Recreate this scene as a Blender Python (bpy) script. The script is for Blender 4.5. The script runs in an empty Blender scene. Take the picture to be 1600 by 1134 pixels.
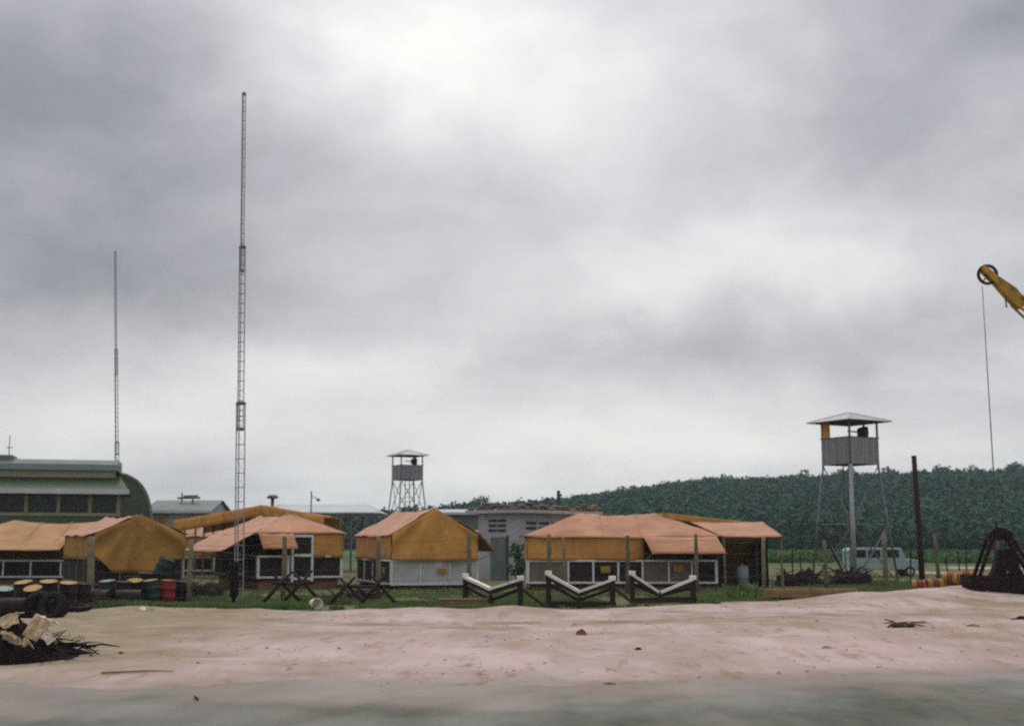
import bpy, math, random
import numpy as np
from mathutils import Vector, Matrix

random.seed(7)
rng = np.random.default_rng(7)
R = math.radians
SC = bpy.context.scene
COL = SC.collection

# ------------------------------------------------------------------ camera
H = 2.3
F = 2000.0
PITCH = math.atan(283 / F)
cp, sp = math.cos(PITCH), math.sin(PITCH)
cam_d = bpy.data.cameras.new('camera')
cam = bpy.data.objects.new('camera', cam_d)
COL.objects.link(cam)
cam.location = (0, 0, H)
cam.rotation_euler = (math.pi / 2 + PITCH, 0, 0)
cam_d.sensor_width = 36
cam_d.lens = 36 * F / 1600
cam_d.clip_start = 0.1
cam_d.clip_end = 6000
cam_d.dof.use_dof = True
cam_d.dof.focus_distance = 6.5
cam_d.dof.aperture_fstop = 4.2
SC.camera = cam

# ------------------------------------------------------------------ world / sun / exposure
SUN_EL, SUN_AZ = R(58), R(-12)        # azimuth measured from +Y towards +X
world = bpy.data.worlds.new('World')
SC.world = world
world.use_nodes = True
wn, wl = world.node_tree.nodes, world.node_tree.links
wn.clear()


def pixdir(px, py):
    u, v = (px - 800) / F, (567 - py) / F
    return Vector((u, cp - v * sp, sp + v * cp)).normalized()


def build_world():
    def N(t, **kw):
        n = wn.new(t)
        for k, v in kw.items():
            setattr(n, k, v)
        return n

    def math_(op, a, b=None):
        n = N('ShaderNodeMath', operation=op)
        for i, s in enumerate((a, b)):
            if s is None:
                continue
            if isinstance(s, (int, float)):
                n.inputs[i].default_value = s
            else:
                wl.new(s, n.inputs[i])
        return n.outputs[0]

    def vmath(op, a, b=None):
        n = N('ShaderNodeVectorMath', operation=op)
        for i, s in enumerate((a, b)):
            if s is None:
                continue
            if isinstance(s, (tuple, list, Vector)):
                n.inputs[i].default_value = tuple(s)
            else:
                wl.new(s, n.inputs[i])
        return n
    out = N('ShaderNodeOutputWorld')
    bg = N('ShaderNodeBackground')
    bg.inputs['Strength'].default_value = 0.1
    wl.new(bg.outputs[0], out.inputs[0])
    sky = N('ShaderNodeTexSky', sky_type='NISHITA')
    sky.sun_disc = False
    sky.sun_elevation = SUN_EL
    sky.sun_rotation = SUN_AZ
    sky.air_density = 1.5
    sky.dust_density = 4
    tc = N('ShaderNodeTexCoord')
    D = tc.outputs['Generated']
    sep = N('ShaderNodeSeparateXYZ')
    wl.new(D, sep.inputs[0])
    z = math_('MAXIMUM', sep.outputs[2], 0.0)
    den = math_('ADD', z, 0.10)
    comb = N('ShaderNodeCombineXYZ')
    wl.new(math_('DIVIDE', sep.outputs[0], den), comb.inputs[0])
    wl.new(math_('DIVIDE', sep.outputs[1], den), comb.inputs[1])
    cl = vmath('MULTIPLY', comb.outputs[0], (0.55, 0.8, 1)).outputs[0]

    def noise(vec, scale, detail, rough, dist=0.0):
        n = N('ShaderNodeTexNoise')
        n.inputs['Scale'].default_value = scale
        n.inputs['Detail'].default_value = detail
        n.inputs['Roughness'].default_value = rough
        n.inputs['Distortion'].default_value = dist
        wl.new(vec, n.inputs['Vector'])
        return n
    big = noise(vmath('ADD', cl, (3.1, 7.7, 0)).outputs[0], 0.75, 6, 0.52, 0.35)
    mid = noise(vmath('MULTIPLY', D, (2.4, 2.4, 4.6)).outputs[0], 2.1, 7, 0.5, 0.3)
    wrp = noise(D, 6.5, 7, 0.58)
    Dw = vmath('ADD', D, vmath('MULTIPLY', vmath('SUBTRACT', wrp.outputs['Color'], (.5, .5, .5)).outputs[0], (.20, .20, .14)).outputs[0]).outputs[0]
    val = math_('ADD', math_('MULTIPLY', math_('SUBTRACT', big.outputs[0], 0.5), 0.34),
                math_('MULTIPLY', math_('SUBTRACT', mid.outputs[0], 0.5), 0.46))
    fine = noise(vmath('MULTIPLY', Dw, (1, 1, 1.7)).outputs[0], 7.5, 8, .58, .5)
    val = math_('ADD', val, math_('MULTIPLY', math_('SUBTRACT', fine.outputs[0], 0.5), 0.11))
    val = math_('ADD', val, 0.61)
    val = math_('ADD', val, math_('MULTIPLY', math_('POWER', 2.71828, math_('MULTIPLY', z, -11.0)), 0.16))
    # cloud masses that stand in the sky in view: (px, py, sx, sz, amount)
    for px, py, sx, sz, a in [(680, 105, .12, .05, .22), (1010, 170, .12, .05, .10), (980, 400, .17, .05, .10),
                              (1480, 120, .17, .09, -.28), (60, 230, .14, .10, -.26), (120, 40, .16, .05, -.10), (300, 440, .20, .03, -.10),
                              (1200, 480, .10, .04, .15), (620, 555, .14, .022, .14), (1050, 545, .12, .018, -.10), (840, 705, .22, .035, .16),
                              (250, 640, .2, .03, .10), (1480, 520, .16, .03, -.10), (1320, 640, .16, .03, .08), (560, 330, .10, .05, -.03)]:
        c = pixdir(px, py)
        d = vmath('MULTIPLY', vmath('SUBTRACT', Dw, c).outputs[0], (1 / sx, 1 / .6, 1 / sz)).outputs[0]
        r2 = vmath('DOT_PRODUCT', d, d).outputs['Value']
        g = math_('POWER', 2.71828, math_('MULTIPLY', r2, -1.0))
        val = math_('ADD', val, math_('MULTIPLY', g, a))
    ramp = N('ShaderNodeValToRGB')
    e = ramp.color_ramp.elements
    e[0].position = 0.12
    e[0].color = (0.16, 0.17, 0.20, 1)
    e[1].position = 0.98
    e[1].color = (0.97, 0.96, 0.90, 1)
    for p, c in ((.32, (.27, .275, .31, 1)), (.52, (.47, .465, .50, 1)), (.74, (.72, .72, .73, 1))):
        el = e.new(p)
        el.color = c
    wl.new(val, ramp.inputs[0])
    # overcast sky: brighter overhead than at the horizon
    zen = math_('ADD', 1.0, math_('MULTIPLY', math_('MULTIPLY', z, z), 1.3))
    cloud = vmath('SCALE', ramp.outputs[0])
    wl.new(math_('MULTIPLY', zen, 10.0), cloud.inputs['Scale'])
    mix = N('ShaderNodeMix', data_type='RGBA')
    mix.inputs['Factor'].default_value = 0.95
    wl.new(sky.outputs[0], mix.inputs['A'])
    wl.new(cloud.outputs[0], mix.inputs['B'])
    wl.new(mix.outputs['Result'], bg.inputs['Color'])


build_world()
world.cycles.sampling_method = 'MANUAL'
world.cycles.sample_map_resolution = 512
sun_d = bpy.data.lights.new('sun', 'SUN')
sun_d.energy = 1.1
sun_d.angle = R(22)
sun_d.color = (1.0, 0.95, 0.88)
sun = bpy.data.objects.new('sun', sun_d)
COL.objects.link(sun)
sdir = Vector((math.sin(SUN_AZ) * math.cos(SUN_EL), math.cos(SUN_AZ) * math.cos(SUN_EL), math.sin(SUN_EL)))
sun.rotation_euler = (-sdir).to_track_quat('-Z', 'Y').to_euler()
SC.view_settings.view_transform = 'Standard'
SC.view_settings.look = 'None'
SC.view_settings.gamma = 1
SC.view_settings.use_curve_mapping = False
SC.view_settings.exposure = 0.0
SC.render.engine = 'CYCLES'
SC.cycles.use_denoising = False
SC.cycles.max_bounces = 6
SC.cycles.volume_bounces = 1
SC.cycles.sample_clamp_indirect = 4


# ------------------------------------------------------------------ helpers
def W(px, py, d):
    """point at depth d (metres along +Y) seen at a picture position"""
    u, v = (px - 800) / F, (567 - py) / F
    k = d / (cp - v * sp)
    return Vector((u * k, d, H + k * (sp + v * cp)))


def X(px, d, py=890):
    return W(px, py, d).x


def Z(py, d):
    return W(800, py, d).z


def hash2(ix, iy, s):
    n = (ix * 374761393 + iy * 668265263 + s * 982451653) & 0xFFFFFFFF
    n = ((n ^ (n >> 13)) * 1274126177) & 0xFFFFFFFF
    return ((n ^ (n >> 16)) & 0xFFFF) / 65535.0


def vnoise(x, y, s=0):
    x = np.asarray(x, float)
    y = np.asarray(y, float)
    ix = np.floor(x).astype(np.int64)
    iy = np.floor(y).astype(np.int64)
    fx, fy = x - ix, y - iy
    fx = fx * fx * (3 - 2 * fx)
    fy = fy * fy * (3 - 2 * fy)
    a, b = hash2(ix, iy, s), hash2(ix + 1, iy, s)
    c, d = hash2(ix, iy + 1, s), hash2(ix + 1, iy + 1, s)
    return (a * (1 - fx) + b * fx) * (1 - fy) + (c * (1 - fx) + d * fx) * fy - 0.5


def sstep(a, b, x):
    t = np.clip((x - a) / (b - a), 0, 1)
    return t * t * (3 - 2 * t)


def crest(x):
    x = np.asarray(x, float)
    return 43.2 + 0.72 * np.maximum(0, x - 3) + 0.06 * np.minimum(0, x) + 1.2 * vnoise(x * .35, x * 0, 5)


def road_edge(x):
    x = np.asarray(x, float)
    return 20.3 + 0.30 * np.maximum(0, x) + 1.6 * vnoise(x * .3, x * 0 + 3, 9)


def gz(x, y):
    x = np.asarray(x, float)
    y = np.asarray(y, float)
    e = road_edge(x)
    c = crest(x)
    s = sstep(e - 1.5, e + 6, y)
    back = 1 - sstep(c + 1, c + 5, y)
    b = (0.16 * vnoise(x * .16, y * .22, 1) + 0.10 * vnoise(x * .5, y * .6, 2) + 0.05 * vnoise(x * 1.4, y * 1.5, 3)
         + 0.025 * vnoise(x * 3.3, y * 3.3, 4))
    h = -0.09 + 0.23 * s + b * (0.25 + 0.75 * s) * (0.12 + 0.88 * back)
    h = h + 0.16 * np.exp(-((y - c + .8) / 1.3) ** 2) * (0.75 + 1.6 * vnoise(x * .6, y * .3, 6))
    h = h + 0.42 * sstep(10, 17, x) * np.exp(-((y - c + 2.0) / 3.5) ** 2)
    return h


def G(x, y):
    return float(gz(x, y))


class MB:
    def __init__(self):
        self.v, self.f = [], []

    def add(self, vs, fs):
        o = len(self.v)
        self.v += [tuple(p) for p in vs]
        self.f += [tuple(i + o for i in q) for q in fs]

    def box(self, c, s, rot=None):
        hx, hy, hz = s[0] / 2, s[1] / 2, s[2] / 2
        vs = [Vector((x, y, z)) for z in (-hz, hz) for y in (-hy, hy) for x in (-hx, hx)]
        if rot is not None:
            vs = [rot @ p for p in vs]
        c = Vector(c)
        self.add([p + c for p in vs], [(0, 2, 3, 1), (4, 5, 7, 6), (0, 1, 5, 4), (2, 6, 7, 3), (0, 4, 6, 2), (1, 3, 7, 5)])
        return self

    def beam(self, a, b, w, h, up=(0, 0, 1)):
        a, b = Vector(a), Vector(b)
        d = b - a
        L = d.length
        x = d.normalized()
        up = Vector(up)
        if abs(x.dot(up)) > .99:
            up = Vector((0, 1, 0))
        y = up.cross(x).normalized()
        z = x.cross(y)
        m = Matrix((x, y, z)).transposed()
        return self.box((a + b) / 2, (L, w, h), m)

    def tube(self, a, b, r0, r1=None, n=8, caps=True, wob=0.0):
        r1 = r0 if r1 is None else r1
        a, b = Vector(a), Vector(b)
        d = (b - a)
        q = d.to_track_quat('Z', 'Y').to_matrix()
        vs = []
        for p, r in ((a, r0), (b, r1)):
            for i in range(n):
                t = 2 * math.pi * i / n
                k = r * (1 + (random.uniform(-wob, wob) if wob else 0))
                vs.append(p + q @ Vector((k * math.cos(t), k * math.sin(t), 0)))
        fs = [(i, (i + 1) % n, n + (i + 1) % n, n + i) for i in range(n)]
        if caps:
            fs += [tuple(range(n - 1, -1, -1)), tuple(range(n, 2 * n))]
        self.add(vs, fs)
        return self

    def path(self, pts, radii, n=7):
        pts = [Vector(p) for p in pts]
        vs, fs = [], []
        for k, p in enumerate(pts):
            t = (pts[min(k + 1, len(pts) - 1)] - pts[max(k - 1, 0)])
            q = t.to_track_quat('Z', 'Y').to_matrix()
            r = radii[k] if hasattr(radii, '__len__') else radii
            for i in range(n):
                a = 2 * math.pi * i / n
                vs.append(p + q @ Vector((r * math.cos(a), r * math.sin(a), 0)))
        for k in range(len(pts) - 1):
            for i in range(n):
                j = (i + 1) % n
                fs.append((k * n + i, k * n + j, (k + 1) * n + j, (k + 1) * n + i))
        fs += [tuple(range(n - 1, -1, -1)), tuple(range((len(pts) - 1) * n, len(pts) * n))]
        self.add(vs, fs)
        return self

    def lathe(self, prof, n=18, axis='z', c=(0, 0, 0)):
        """prof: list of (r, h); closed at ends when r==0"""
        vs, fs = [], []
        for r, h in prof:
            for i in range(n):
                t = 2 * math.pi * i / n
                p = (r * math.cos(t), r * math.sin(t), h)
                if axis == 'y':
                    p = (p[0], p[2], p[1])
                elif axis == 'x':
                    p = (p[2], p[0], p[1])
                vs.append((p[0] + c[0], p[1] + c[1], p[2] + c[2]))
        for k in range(len(prof) - 1):
            for i in range(n):
                j = (i + 1) % n
                q = (k * n + i, k * n + j, (k + 1) * n + j, (k + 1) * n + i)
                fs.append(q if axis != 'y' else q[::-1])
        self.add(vs, fs)
        return self

    def patch(self, p00, p10, p11, p01, nu=8, nv=6, amp=0.0, sag=0.0, fold=0.0, seed=0):
        """a sheet of cloth between four corners, uneven, sagging by `sag`"""
        P = [Vector(p) for p in (p00, p10, p11, p01)]
        nrm = (P[1] - P[0]).cross(P[3] - P[0])
        if nrm.length < 1e-6:
            nrm = (P[2] - P[1]).cross(P[3] - P[1])
        nrm.normalize()
        vs, fs = [], []
        for j in range(nv + 1):
            for i in range(nu + 1):
                u, v = i / nu, j / nv
                p = (P[0] * (1 - u) + P[1] * u) * (1 - v) + (P[3] * (1 - u) + P[2] * u) * v
                k = amp * (1.6 * float(vnoise(u * 5 + seed * 3.1, v * 4 + seed, seed)) + 1.1 * float(vnoise(u * 13 + seed, v * 7 + seed * 2, seed + 1)))
                k += fold * math.sin(u * (9 + seed % 4) + 1.7 * seed + 2.0 * float(vnoise(v * 2, u * 2, seed + 3))) * (0.35 + 0.65 * (1 - v))
                p = p + nrm * k
                p.z -= sag * 4 * u * (1 - u) * (0.4 + 0.6 * v)
                vs.append(p)
        for j in range(nv):
            for i in range(nu):
                a = j * (nu + 1) + i
                fs.append((a, a + 1, a + nu + 2, a + nu + 1))
        self.add(vs, fs)
        return self

    def mesh(self, name, mat=None, smooth=False):
        me = bpy.data.meshes.new(name)
        me.from_pydata(self.v, [], self.f)
        if mat is not None:
            me.materials.append(mat)
        if smooth:
            me.polygons.foreach_set('use_smooth', [True] * len(me.polygons))
        me.update()
        return me

    def build(self, name, mat, parent=None, smooth=False, solid=0.0, bevel=0.0):
        o = bpy.data.objects.new(name, self.mesh(name, mat, smooth))
        COL.objects.link(o)
        if parent is not None:
            o.parent = parent
        if solid:
            m = o.modifiers.new('thickness', 'SOLIDIFY')
            m.thickness = solid
            m.offset = 0
        if bevel:
            m = o.modifiers.new('bevel', 'BEVEL')
            m.width = bevel
            m.segments = 2
            m.limit_method = 'ANGLE'
        return o


def fastmesh(name, verts, faces_flat, nper, mat, mat_idx=None, mats=None, smooth=False):
    me = bpy.data.meshes.new(name)
    nv, nf = len(verts), len(faces_flat) // nper
    me.vertices.add(nv)
    me.vertices.foreach_set('co', np.ascontiguousarray(verts, dtype=np.float32).ravel())
    me.loops.add(len(faces_flat))
    me.loops.foreach_set('vertex_index', np.ascontiguousarray(faces_flat, dtype=np.int32))
    me.polygons.add(nf)
    me.polygons.foreach_set('loop_start', np.arange(nf, dtype=np.int32) * nper)
    if smooth:
        me.polygons.foreach_set('use_smooth', np.ones(nf, dtype=bool))
    for m in (mats or [mat]):
        me.materials.append(m)
    if mat_idx is not None:
        me.polygons.foreach_set('material_index', np.asarray(mat_idx, dtype=np.int32))
    me.update(calc_edges=True)
    me.validate()
    o = bpy.data.objects.new(name, me)
    COL.objects.link(o)
    return o


def tag(o, label=None, cat=None, group=None, kind=None):
    for k, v in (('label', label), ('category', cat), ('group', group), ('kind', kind)):
        if v:
            o[k] = v
    return o


def thing(name, label, cat, loc=(0, 0, 0), rotz=0.0, group=None, rot=None):
    o = bpy.data.objects.new(name, None)
    o.empty_display_size = .2
    COL.objects.link(o)
    o.location = loc
    o.rotation_euler = rot if rot is not None else (0, 0, rotz)
    return tag(o, label, cat, group)


def dup(root, loc, rot=None, label=None, group=None, mats=None, scale=None):
    r = root.copy()
    COL.objects.link(r)
    r.location = loc
    if rot is not None:
        r.rotation_euler = rot
    if scale is not None:
        r.scale = scale
    if label:
        r['label'] = label
    if group:
        r['group'] = group

    def go(src, par):
        for ch in list(src.children):
            c = ch.copy()
            if mats and ch.name.split('.')[0] in mats:
                c.data = ch.data.copy()
                c.data.materials[0] = mats[ch.name.split('.')[0]]
            COL.objects.link(c)
            c.parent = par
            go(ch, c)
    go(root, r)
    return r


# ------------------------------------------------------------------ materials
def mat(name, col, rough=0.8, var=0.25, scale=3.0, bump=0.0, bscale=20.0, metal=0.0, spec=0.14, sheen=0.0, col2=None,
        detail=6.0, stretch=(1, 1, 1), rand=0.0, trans=0.0, dirt=None, dirt_scale=1.2, dirt_lo=.55, dirt_hi=.75, coord='Object'):
    m = bpy.data.materials.new(name)
    m.use_nodes = True
    nt = m.node_tree
    n, l = nt.nodes, nt.links
    b = n['Principled BSDF']
    b.inputs['Roughness'].default_value = rough
    b.inputs['Metallic'].default_value = metal
    b.inputs['Specular IOR Level'].default_value = spec
    if sheen:
        b.inputs['Sheen Weight'].default_value = sheen
        b.inputs['Sheen Roughness'].default_value = 0.45
        b.inputs['Sheen Tint'].default_value = (1, .93, .92, 1)
    tc = n.new('ShaderNodeTexCoord')
    mp = n.new('ShaderNodeMapping')
    mp.inputs['Scale'].default_value = stretch
    l.new(tc.outputs[coord], mp.inputs[0])
    no = n.new('ShaderNodeTexNoise')
    no.inputs['Scale'].default_value = scale
    no.inputs['Detail'].default_value = detail
    no.inputs['Roughness'].default_value = .6
    l.new(mp.outputs[0], no.inputs['Vector'])
    rp = n.new('ShaderNodeValToRGB')
    c2 = col2 or tuple(c * (1 + var) for c in col)
    c1 = col if col2 else tuple(c * (1 - var) for c in col)
    rp.color_ramp.elements[0].position = .3
    rp.color_ramp.elements[1].position = .7
    rp.color_ramp.elements[0].color = (*c1, 1)
    rp.color_ramp.elements[1].color = (*[min(c, .95) for c in c2], 1)
    l.new(no.outputs[0], rp.inputs[0])
    src = rp.outputs[0]
    if dirt:
        n2 = n.new('ShaderNodeTexNoise')
        n2.inputs['Scale'].default_value = dirt_scale
        n2.inputs['Detail'].default_value = 7
        n2.inputs['Roughness'].default_value = .65
        l.new(mp.outputs[0], n2.inputs['Vector'])
        r2 = n.new('ShaderNodeValToRGB')
        r2.color_ramp.elements[0].position = dirt_lo
        r2.color_ramp.elements[1].position = dirt_hi
        l.new(n2.outputs[0], r2.inputs[0])
        mx = n.new('ShaderNodeMix')
        mx.data_type = 'RGBA'
        l.new(r2.outputs[0], mx.inputs['Factor'])
        l.new(src, mx.inputs['A'])
        mx.inputs['B'].default_value = (*dirt, 1)
        src = mx.outputs['Result']
    if rand:
        oi = n.new('ShaderNodeObjectInfo')
        mr = n.new('ShaderNodeMapRange')
        mr.inputs['To Min'].default_value = 1 - rand
        mr.inputs['To Max'].default_value = 1 + rand
        l.new(oi.outputs['Random'], mr.inputs[0])
        vm = n.new('ShaderNodeVectorMath')
        vm.operation = 'SCALE'
        l.new(src, vm.inputs[0])
        l.new(mr.outputs[0], vm.inputs['Scale'])
        src = vm.outputs[0]
    l.new(src, b.inputs['Base Color'])
    if trans:
        tr = n.new('ShaderNodeBsdfTranslucent')
        l.new(src, tr.inputs[0])
        ms = n.new('ShaderNodeMixShader')
        ms.inputs[0].default_value = trans
        l.new(b.outputs[0], ms.inputs[1])
        l.new(tr.outputs[0], ms.inputs[2])
        l.new(ms.outputs[0], n['Material Output'].inputs[0])
    if bump:
        nb = n.new('ShaderNodeTexNoise')
        nb.inputs['Scale'].default_value = bscale
        nb.inputs['Detail'].default_value = 5
        l.new(mp.outputs[0], nb.inputs['Vector'])
        bp = n.new('ShaderNodeBump')
        bp.inputs['Strength'].default_value = bump
        bp.inputs['Distance'].default_value = .03
        l.new(nb.outputs[0], bp.inputs['Height'])
        l.new(bp.outputs[0], b.inputs['Normal'])
    return m


M = {}
M['canvas_roof'] = mat('canvas_roof', (.40, .19, .108), .8, .16, .9, .4, 3.5, sheen=.25, dirt=(.25, .125, .06), dirt_scale=.7, dirt_lo=.46, dirt_hi=.78)  # pink of the grazing sky sheen is put into this roof colour
M['canvas_tan'] = mat('canvas_tan', (.37, .195, .08), .8, .16, .9, .4, 3.5, sheen=.2, dirt=(.24, .13, .05), dirt_scale=.6, dirt_lo=.46, dirt_hi=.78)
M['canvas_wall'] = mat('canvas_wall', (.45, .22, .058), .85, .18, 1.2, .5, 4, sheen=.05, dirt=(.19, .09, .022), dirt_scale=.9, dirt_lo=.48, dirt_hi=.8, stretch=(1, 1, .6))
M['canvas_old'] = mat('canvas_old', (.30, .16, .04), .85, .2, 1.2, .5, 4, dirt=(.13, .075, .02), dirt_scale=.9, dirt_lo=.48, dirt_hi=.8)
M['white_wood'] = mat('white_wood', (.52, .53, .53), .7, .12, 4, dirt=(.3, .27, .22), dirt_scale=3)
M['screen_dark'] = mat('screen_dark', (.022, .015, .012), .8, .4, 1.4)
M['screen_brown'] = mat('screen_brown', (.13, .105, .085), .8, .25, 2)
M['panel_pale'] = mat('panel_pale', (.38, .375, .39), .8, .12, 2.5, dirt=(.25, .22, .19), dirt_scale=1.5)
M['dark_wood'] = mat('dark_wood', (.032, .02, .016), .85, .35, 5, .4, 20, stretch=(1, 1, 4))
M['brown_wood'] = mat('brown_wood', (.15, .075, .04), .85, .35, 4, .3, 16, rand=.2)
M['timber'] = mat('timber', (.21, .135, .065), .85, .3, 4, .3, 16, rand=.25, dirt=(.1, .07, .04), dirt_scale=2)
M['post'] = mat('post', (.14, .125, .078), .9, .3, 3, .5, 12, rand=.25, dirt=(.06, .06, .035), dirt_scale=2.5)
M['white_paint'] = mat('white_paint', (.62, .59, .55), .6, .1, 3, dirt=(.33, .27, .22), dirt_scale=2.5)
M['steel'] = mat('steel', (.15, .155, .165), .6, .3, 4, metal=.2, dirt=(.08, .05, .035), dirt_scale=2.5)
M['steel_light'] = mat('steel_light', (.25, .26, .275), .6, .2, 4, metal=.2, dirt=(.14, .11, .09), dirt_scale=2.5)
M['steel_dark'] = mat('steel_dark', (.11, .115, .125), .55, .25, 4, metal=.3)
M['mast'] = mat('mast', (.24, .245, .26), .55, .15, 3, metal=.2)
M['tower_board'] = mat('tower_board', (.20, .205, .215), .8, .12, 3, rand=.12)
M['tower_roof'] = mat('tower_roof', (.36, .37, .375), .5, .1, 3, metal=.2, dirt=(.3, .27, .24), dirt_scale=1.5)
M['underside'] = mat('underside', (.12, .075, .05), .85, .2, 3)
M['concrete'] = mat('concrete', (.34, .34, .37), .9, .12, 1.5, .2, 8, dirt=(.22, .205, .20), dirt_scale=1.1, dirt_lo=.5, dirt_hi=.8, stretch=(1, 1, .45))
M['vent_dark'] = mat('vent_dark', (.05, .05, .055), .8)
M['door_teal'] = mat('door_teal', (.10, .135, .135), .7, .2, 2)
M['sandbag'] = mat('sandbag', (.15, .115, .085), .95, .25, 5, .4, 30, rand=.35)
M['green_paint'] = mat('green_paint', (.06, .085, .055), .6, .2, 1.5, dirt=(.06, .07, .05), dirt_scale=.8)
M['green_pale'] = mat('green_pale', (.21, .215, .135), .7, .12, 2)
M['roof_grey'] = mat('roof_grey', (.12, .15, .14), .55, .15, 1.0, metal=.15, dirt=(.16, .16, .13), dirt_scale=.5)
M['roof_lightgrey'] = mat('roof_lightgrey', (.40, .42, .43), .6, .12, 1, dirt=(.3, .28, .25), dirt_scale=.5)
M['glass'] = mat('glass', (.008, .014, .015), .2, .3, .8, spec=.25)
M['yellow'] = mat('yellow', (.28, .17, .035), .6, .2, 4, dirt=(.2, .1, .03), dirt_scale=3)
M['crane_yellow'] = mat('crane_yellow', (.33, .20, .025), .5, .25, 3, dirt=(.10, .06, .03), dirt_scale=2.5, dirt_lo=.5, dirt_hi=.7)
M['rust'] = mat('rust', (.045, .018, .014), .85, .4, 4, .3, 14)
M['bucket'] = mat('bucket', (.016, .006, .007), .8, .4, 3, .3, 10)
M['drum_dark'] = mat('drum_dark', (.022, .012, .012), .6, .4, 3, rand=.4, dirt=(.04, .016, .012), dirt_scale=2)
M['drum_red'] = mat('drum_red', (.21, .032, .025), .65, .25, 3, dirt=(.07, .025, .02), dirt_scale=2.5, dirt_lo=.48, dirt_hi=.7)
M['drum_teal'] = mat('drum_teal', (.022, .045, .045), .65, .3, 3, dirt=(.05, .025, .018), dirt_scale=2.5, dirt_lo=.45, dirt_hi=.68)
M['drum_lid'] = mat('drum_lid', (.33, .2, .07), .6, .25, 4, dirt=(.18, .1, .05), dirt_scale=4)
M['drum_blue'] = mat('drum_blue', (.17, .22, .22), .5, .2, 4)
M['rubber'] = mat('rubber', (.013, .012, .013), .75, .2, 6)
M['cardboard'] = mat('cardboard', (.42, .31, .19), .9, .2, 3, dirt=(.26, .18, .1), dirt_scale=3)
M['paper'] = mat('paper', (.52, .44, .36), .9, .12, 3)
M['char'] = mat('char', (.010, .006, .006), .95, .5, 5, .6, 9)
M['leaf_hill'] = mat('leaf_hill', (.017, .054, .032), .8, .3, .03, spec=.1, trans=.15, coord='Object', dirt=(.028, .066, .034), dirt_scale=.02, dirt_lo=.48, dirt_hi=.62)  # blue of the distance haze is mixed into this leaf colour
M['leaf_mid'] = mat('leaf_mid', (.05, .11, .03), .8, .35, .4, spec=.15, trans=.2)
M['bark'] = mat('bark', (.09, .07, .05), .9, .3, 6, .4, 20)
M['grass'] = mat('grass', (.10, .15, .05), .8, .45, .5, spec=.15, trans=.25, dirt=(.17, .15, .06), dirt_scale=.35, dirt_lo=.55, dirt_hi=.75)
M['truck'] = mat('truck', (.21, .29, .295), .4, .1, 2, spec=.4)
M['chrome'] = mat('chrome', (.5, .5, .5), .3, .1, metal=.7)
M['wire'] = mat('wire', (.09, .075, .065), .7, .2)
M['clod'] = mat('clod', (.26, .17, .11), .95, .35, 3)
M['white_bucket'] = mat('white_bucket', (.72, .68, .55), .6, .1, 5)


def ground_mat():
    m = bpy.data.materials.new('yard_soil')
    m.use_nodes = True
    nt = m.node_tree
    n, l = nt.nodes, nt.links
    b = n['Principled BSDF']
    b.inputs['Roughness'].default_value = .95
    b.inputs['Specular IOR Level'].default_value = .1
    tc = n.new('ShaderNodeTexCoord')

    def noise(s, d=6, r=.6, st=(1, 1, 1), off=0):
        mp = n.new('ShaderNodeMapping')
        mp.inputs['Scale'].default_value = st
        mp.inputs['Location'].default_value = (off, off * 1.7, 0)
        l.new(tc.outputs['Object'], mp.inputs[0])
        t = n.new('ShaderNodeTexNoise')
        t.inputs['Scale'].default_value = s
        t.inputs['Detail'].default_value = d
        t.inputs['Roughness'].default_value = r
        l.new(mp.outputs[0], t.inputs['Vector'])
        return t.outputs[0]

    def ramp(src, p0, p1, c0=(0, 0, 0), c1=(1, 1, 1)):
        r = n.new('ShaderNodeValToRGB')
        r.color_ramp.elements[0].position = p0
        r.color_ramp.elements[1].position = p1
        r.color_ramp.elements[0].color = (*c0, 1)
        r.color_ramp.elements[1].color = (*c1, 1)
        l.new(src, r.inputs[0])
        return r.outputs[0]

    def mix(f, a, c):
        x = n.new('ShaderNodeMix')
        x.data_type = 'RGBA'
        l.new(f, x.inputs['Factor'])
        for s, k in ((a, 'A'), (c, 'B')):
            if isinstance(s, tuple):
                x.inputs[k].default_value = (*s, 1)
            else:
                l.new(s, x.inputs[k])
        return x.outputs['Result']
    sand = ramp(noise(.5, 9, .7, (1, .5, 1)), .3, .7, (.345, .26, .24), (.49, .385, .375))
    sand = mix(ramp(noise(.22, 8, .68, (1, .45, 1), 4), .47, .66), sand, (.27, .205, .15))       # damp ochre ground
    sand = mix(ramp(noise(.9, 8, .7, (1.2, .38, 1), 9), .55, .70), sand, (.25, .17, .11))         # scuffs and wheel marks
    sand = mix(ramp(noise(2.6, 6, .65, (1.1, .4, 1), 15), .60, .72), sand, (.20, .13, .08))       # clods and kicked-up soil
    at3 = n.new('ShaderNodeAttribute')
    at3.attribute_name = 'ochre'
    sand = mix(at3.outputs['Fac'], sand, ramp(noise(.9, 8, .7, (1, 1, 1), 21), .3, .7, (.155, .125, .065), (.31, .25, .175)))
    soil = ramp(noise(.6, 7, .65, (1, 1, 1), 2), .35, .65, (.055, .075, .025), (.15, .13, .065))
    at = n.new('ShaderNodeAttribute')
    at.attribute_name = 'grassy'
    c = mix(at.outputs['Fac'], sand, soil)
    at2 = n.new('ShaderNodeAttribute')
    at2.attribute_name = 'roady'
    grit = ramp(noise(2.5, 6, .6, (1, 1, 1), 5), .3, .7, (.11, .105, .08), (.21, .175, .14))
    c = mix(at2.outputs['Fac'], c, grit)
    l.new(c, b.inputs['Base Color'])
    bp = n.new('ShaderNodeBump')
    bp.inputs['Strength'].default_value = .6
    bp.inputs['Distance'].default_value = .05
    l.new(noise(5, 6, .65), bp.inputs['Height'])
    l.new(bp.outputs[0], b.inputs['Normal'])
    return m


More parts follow.
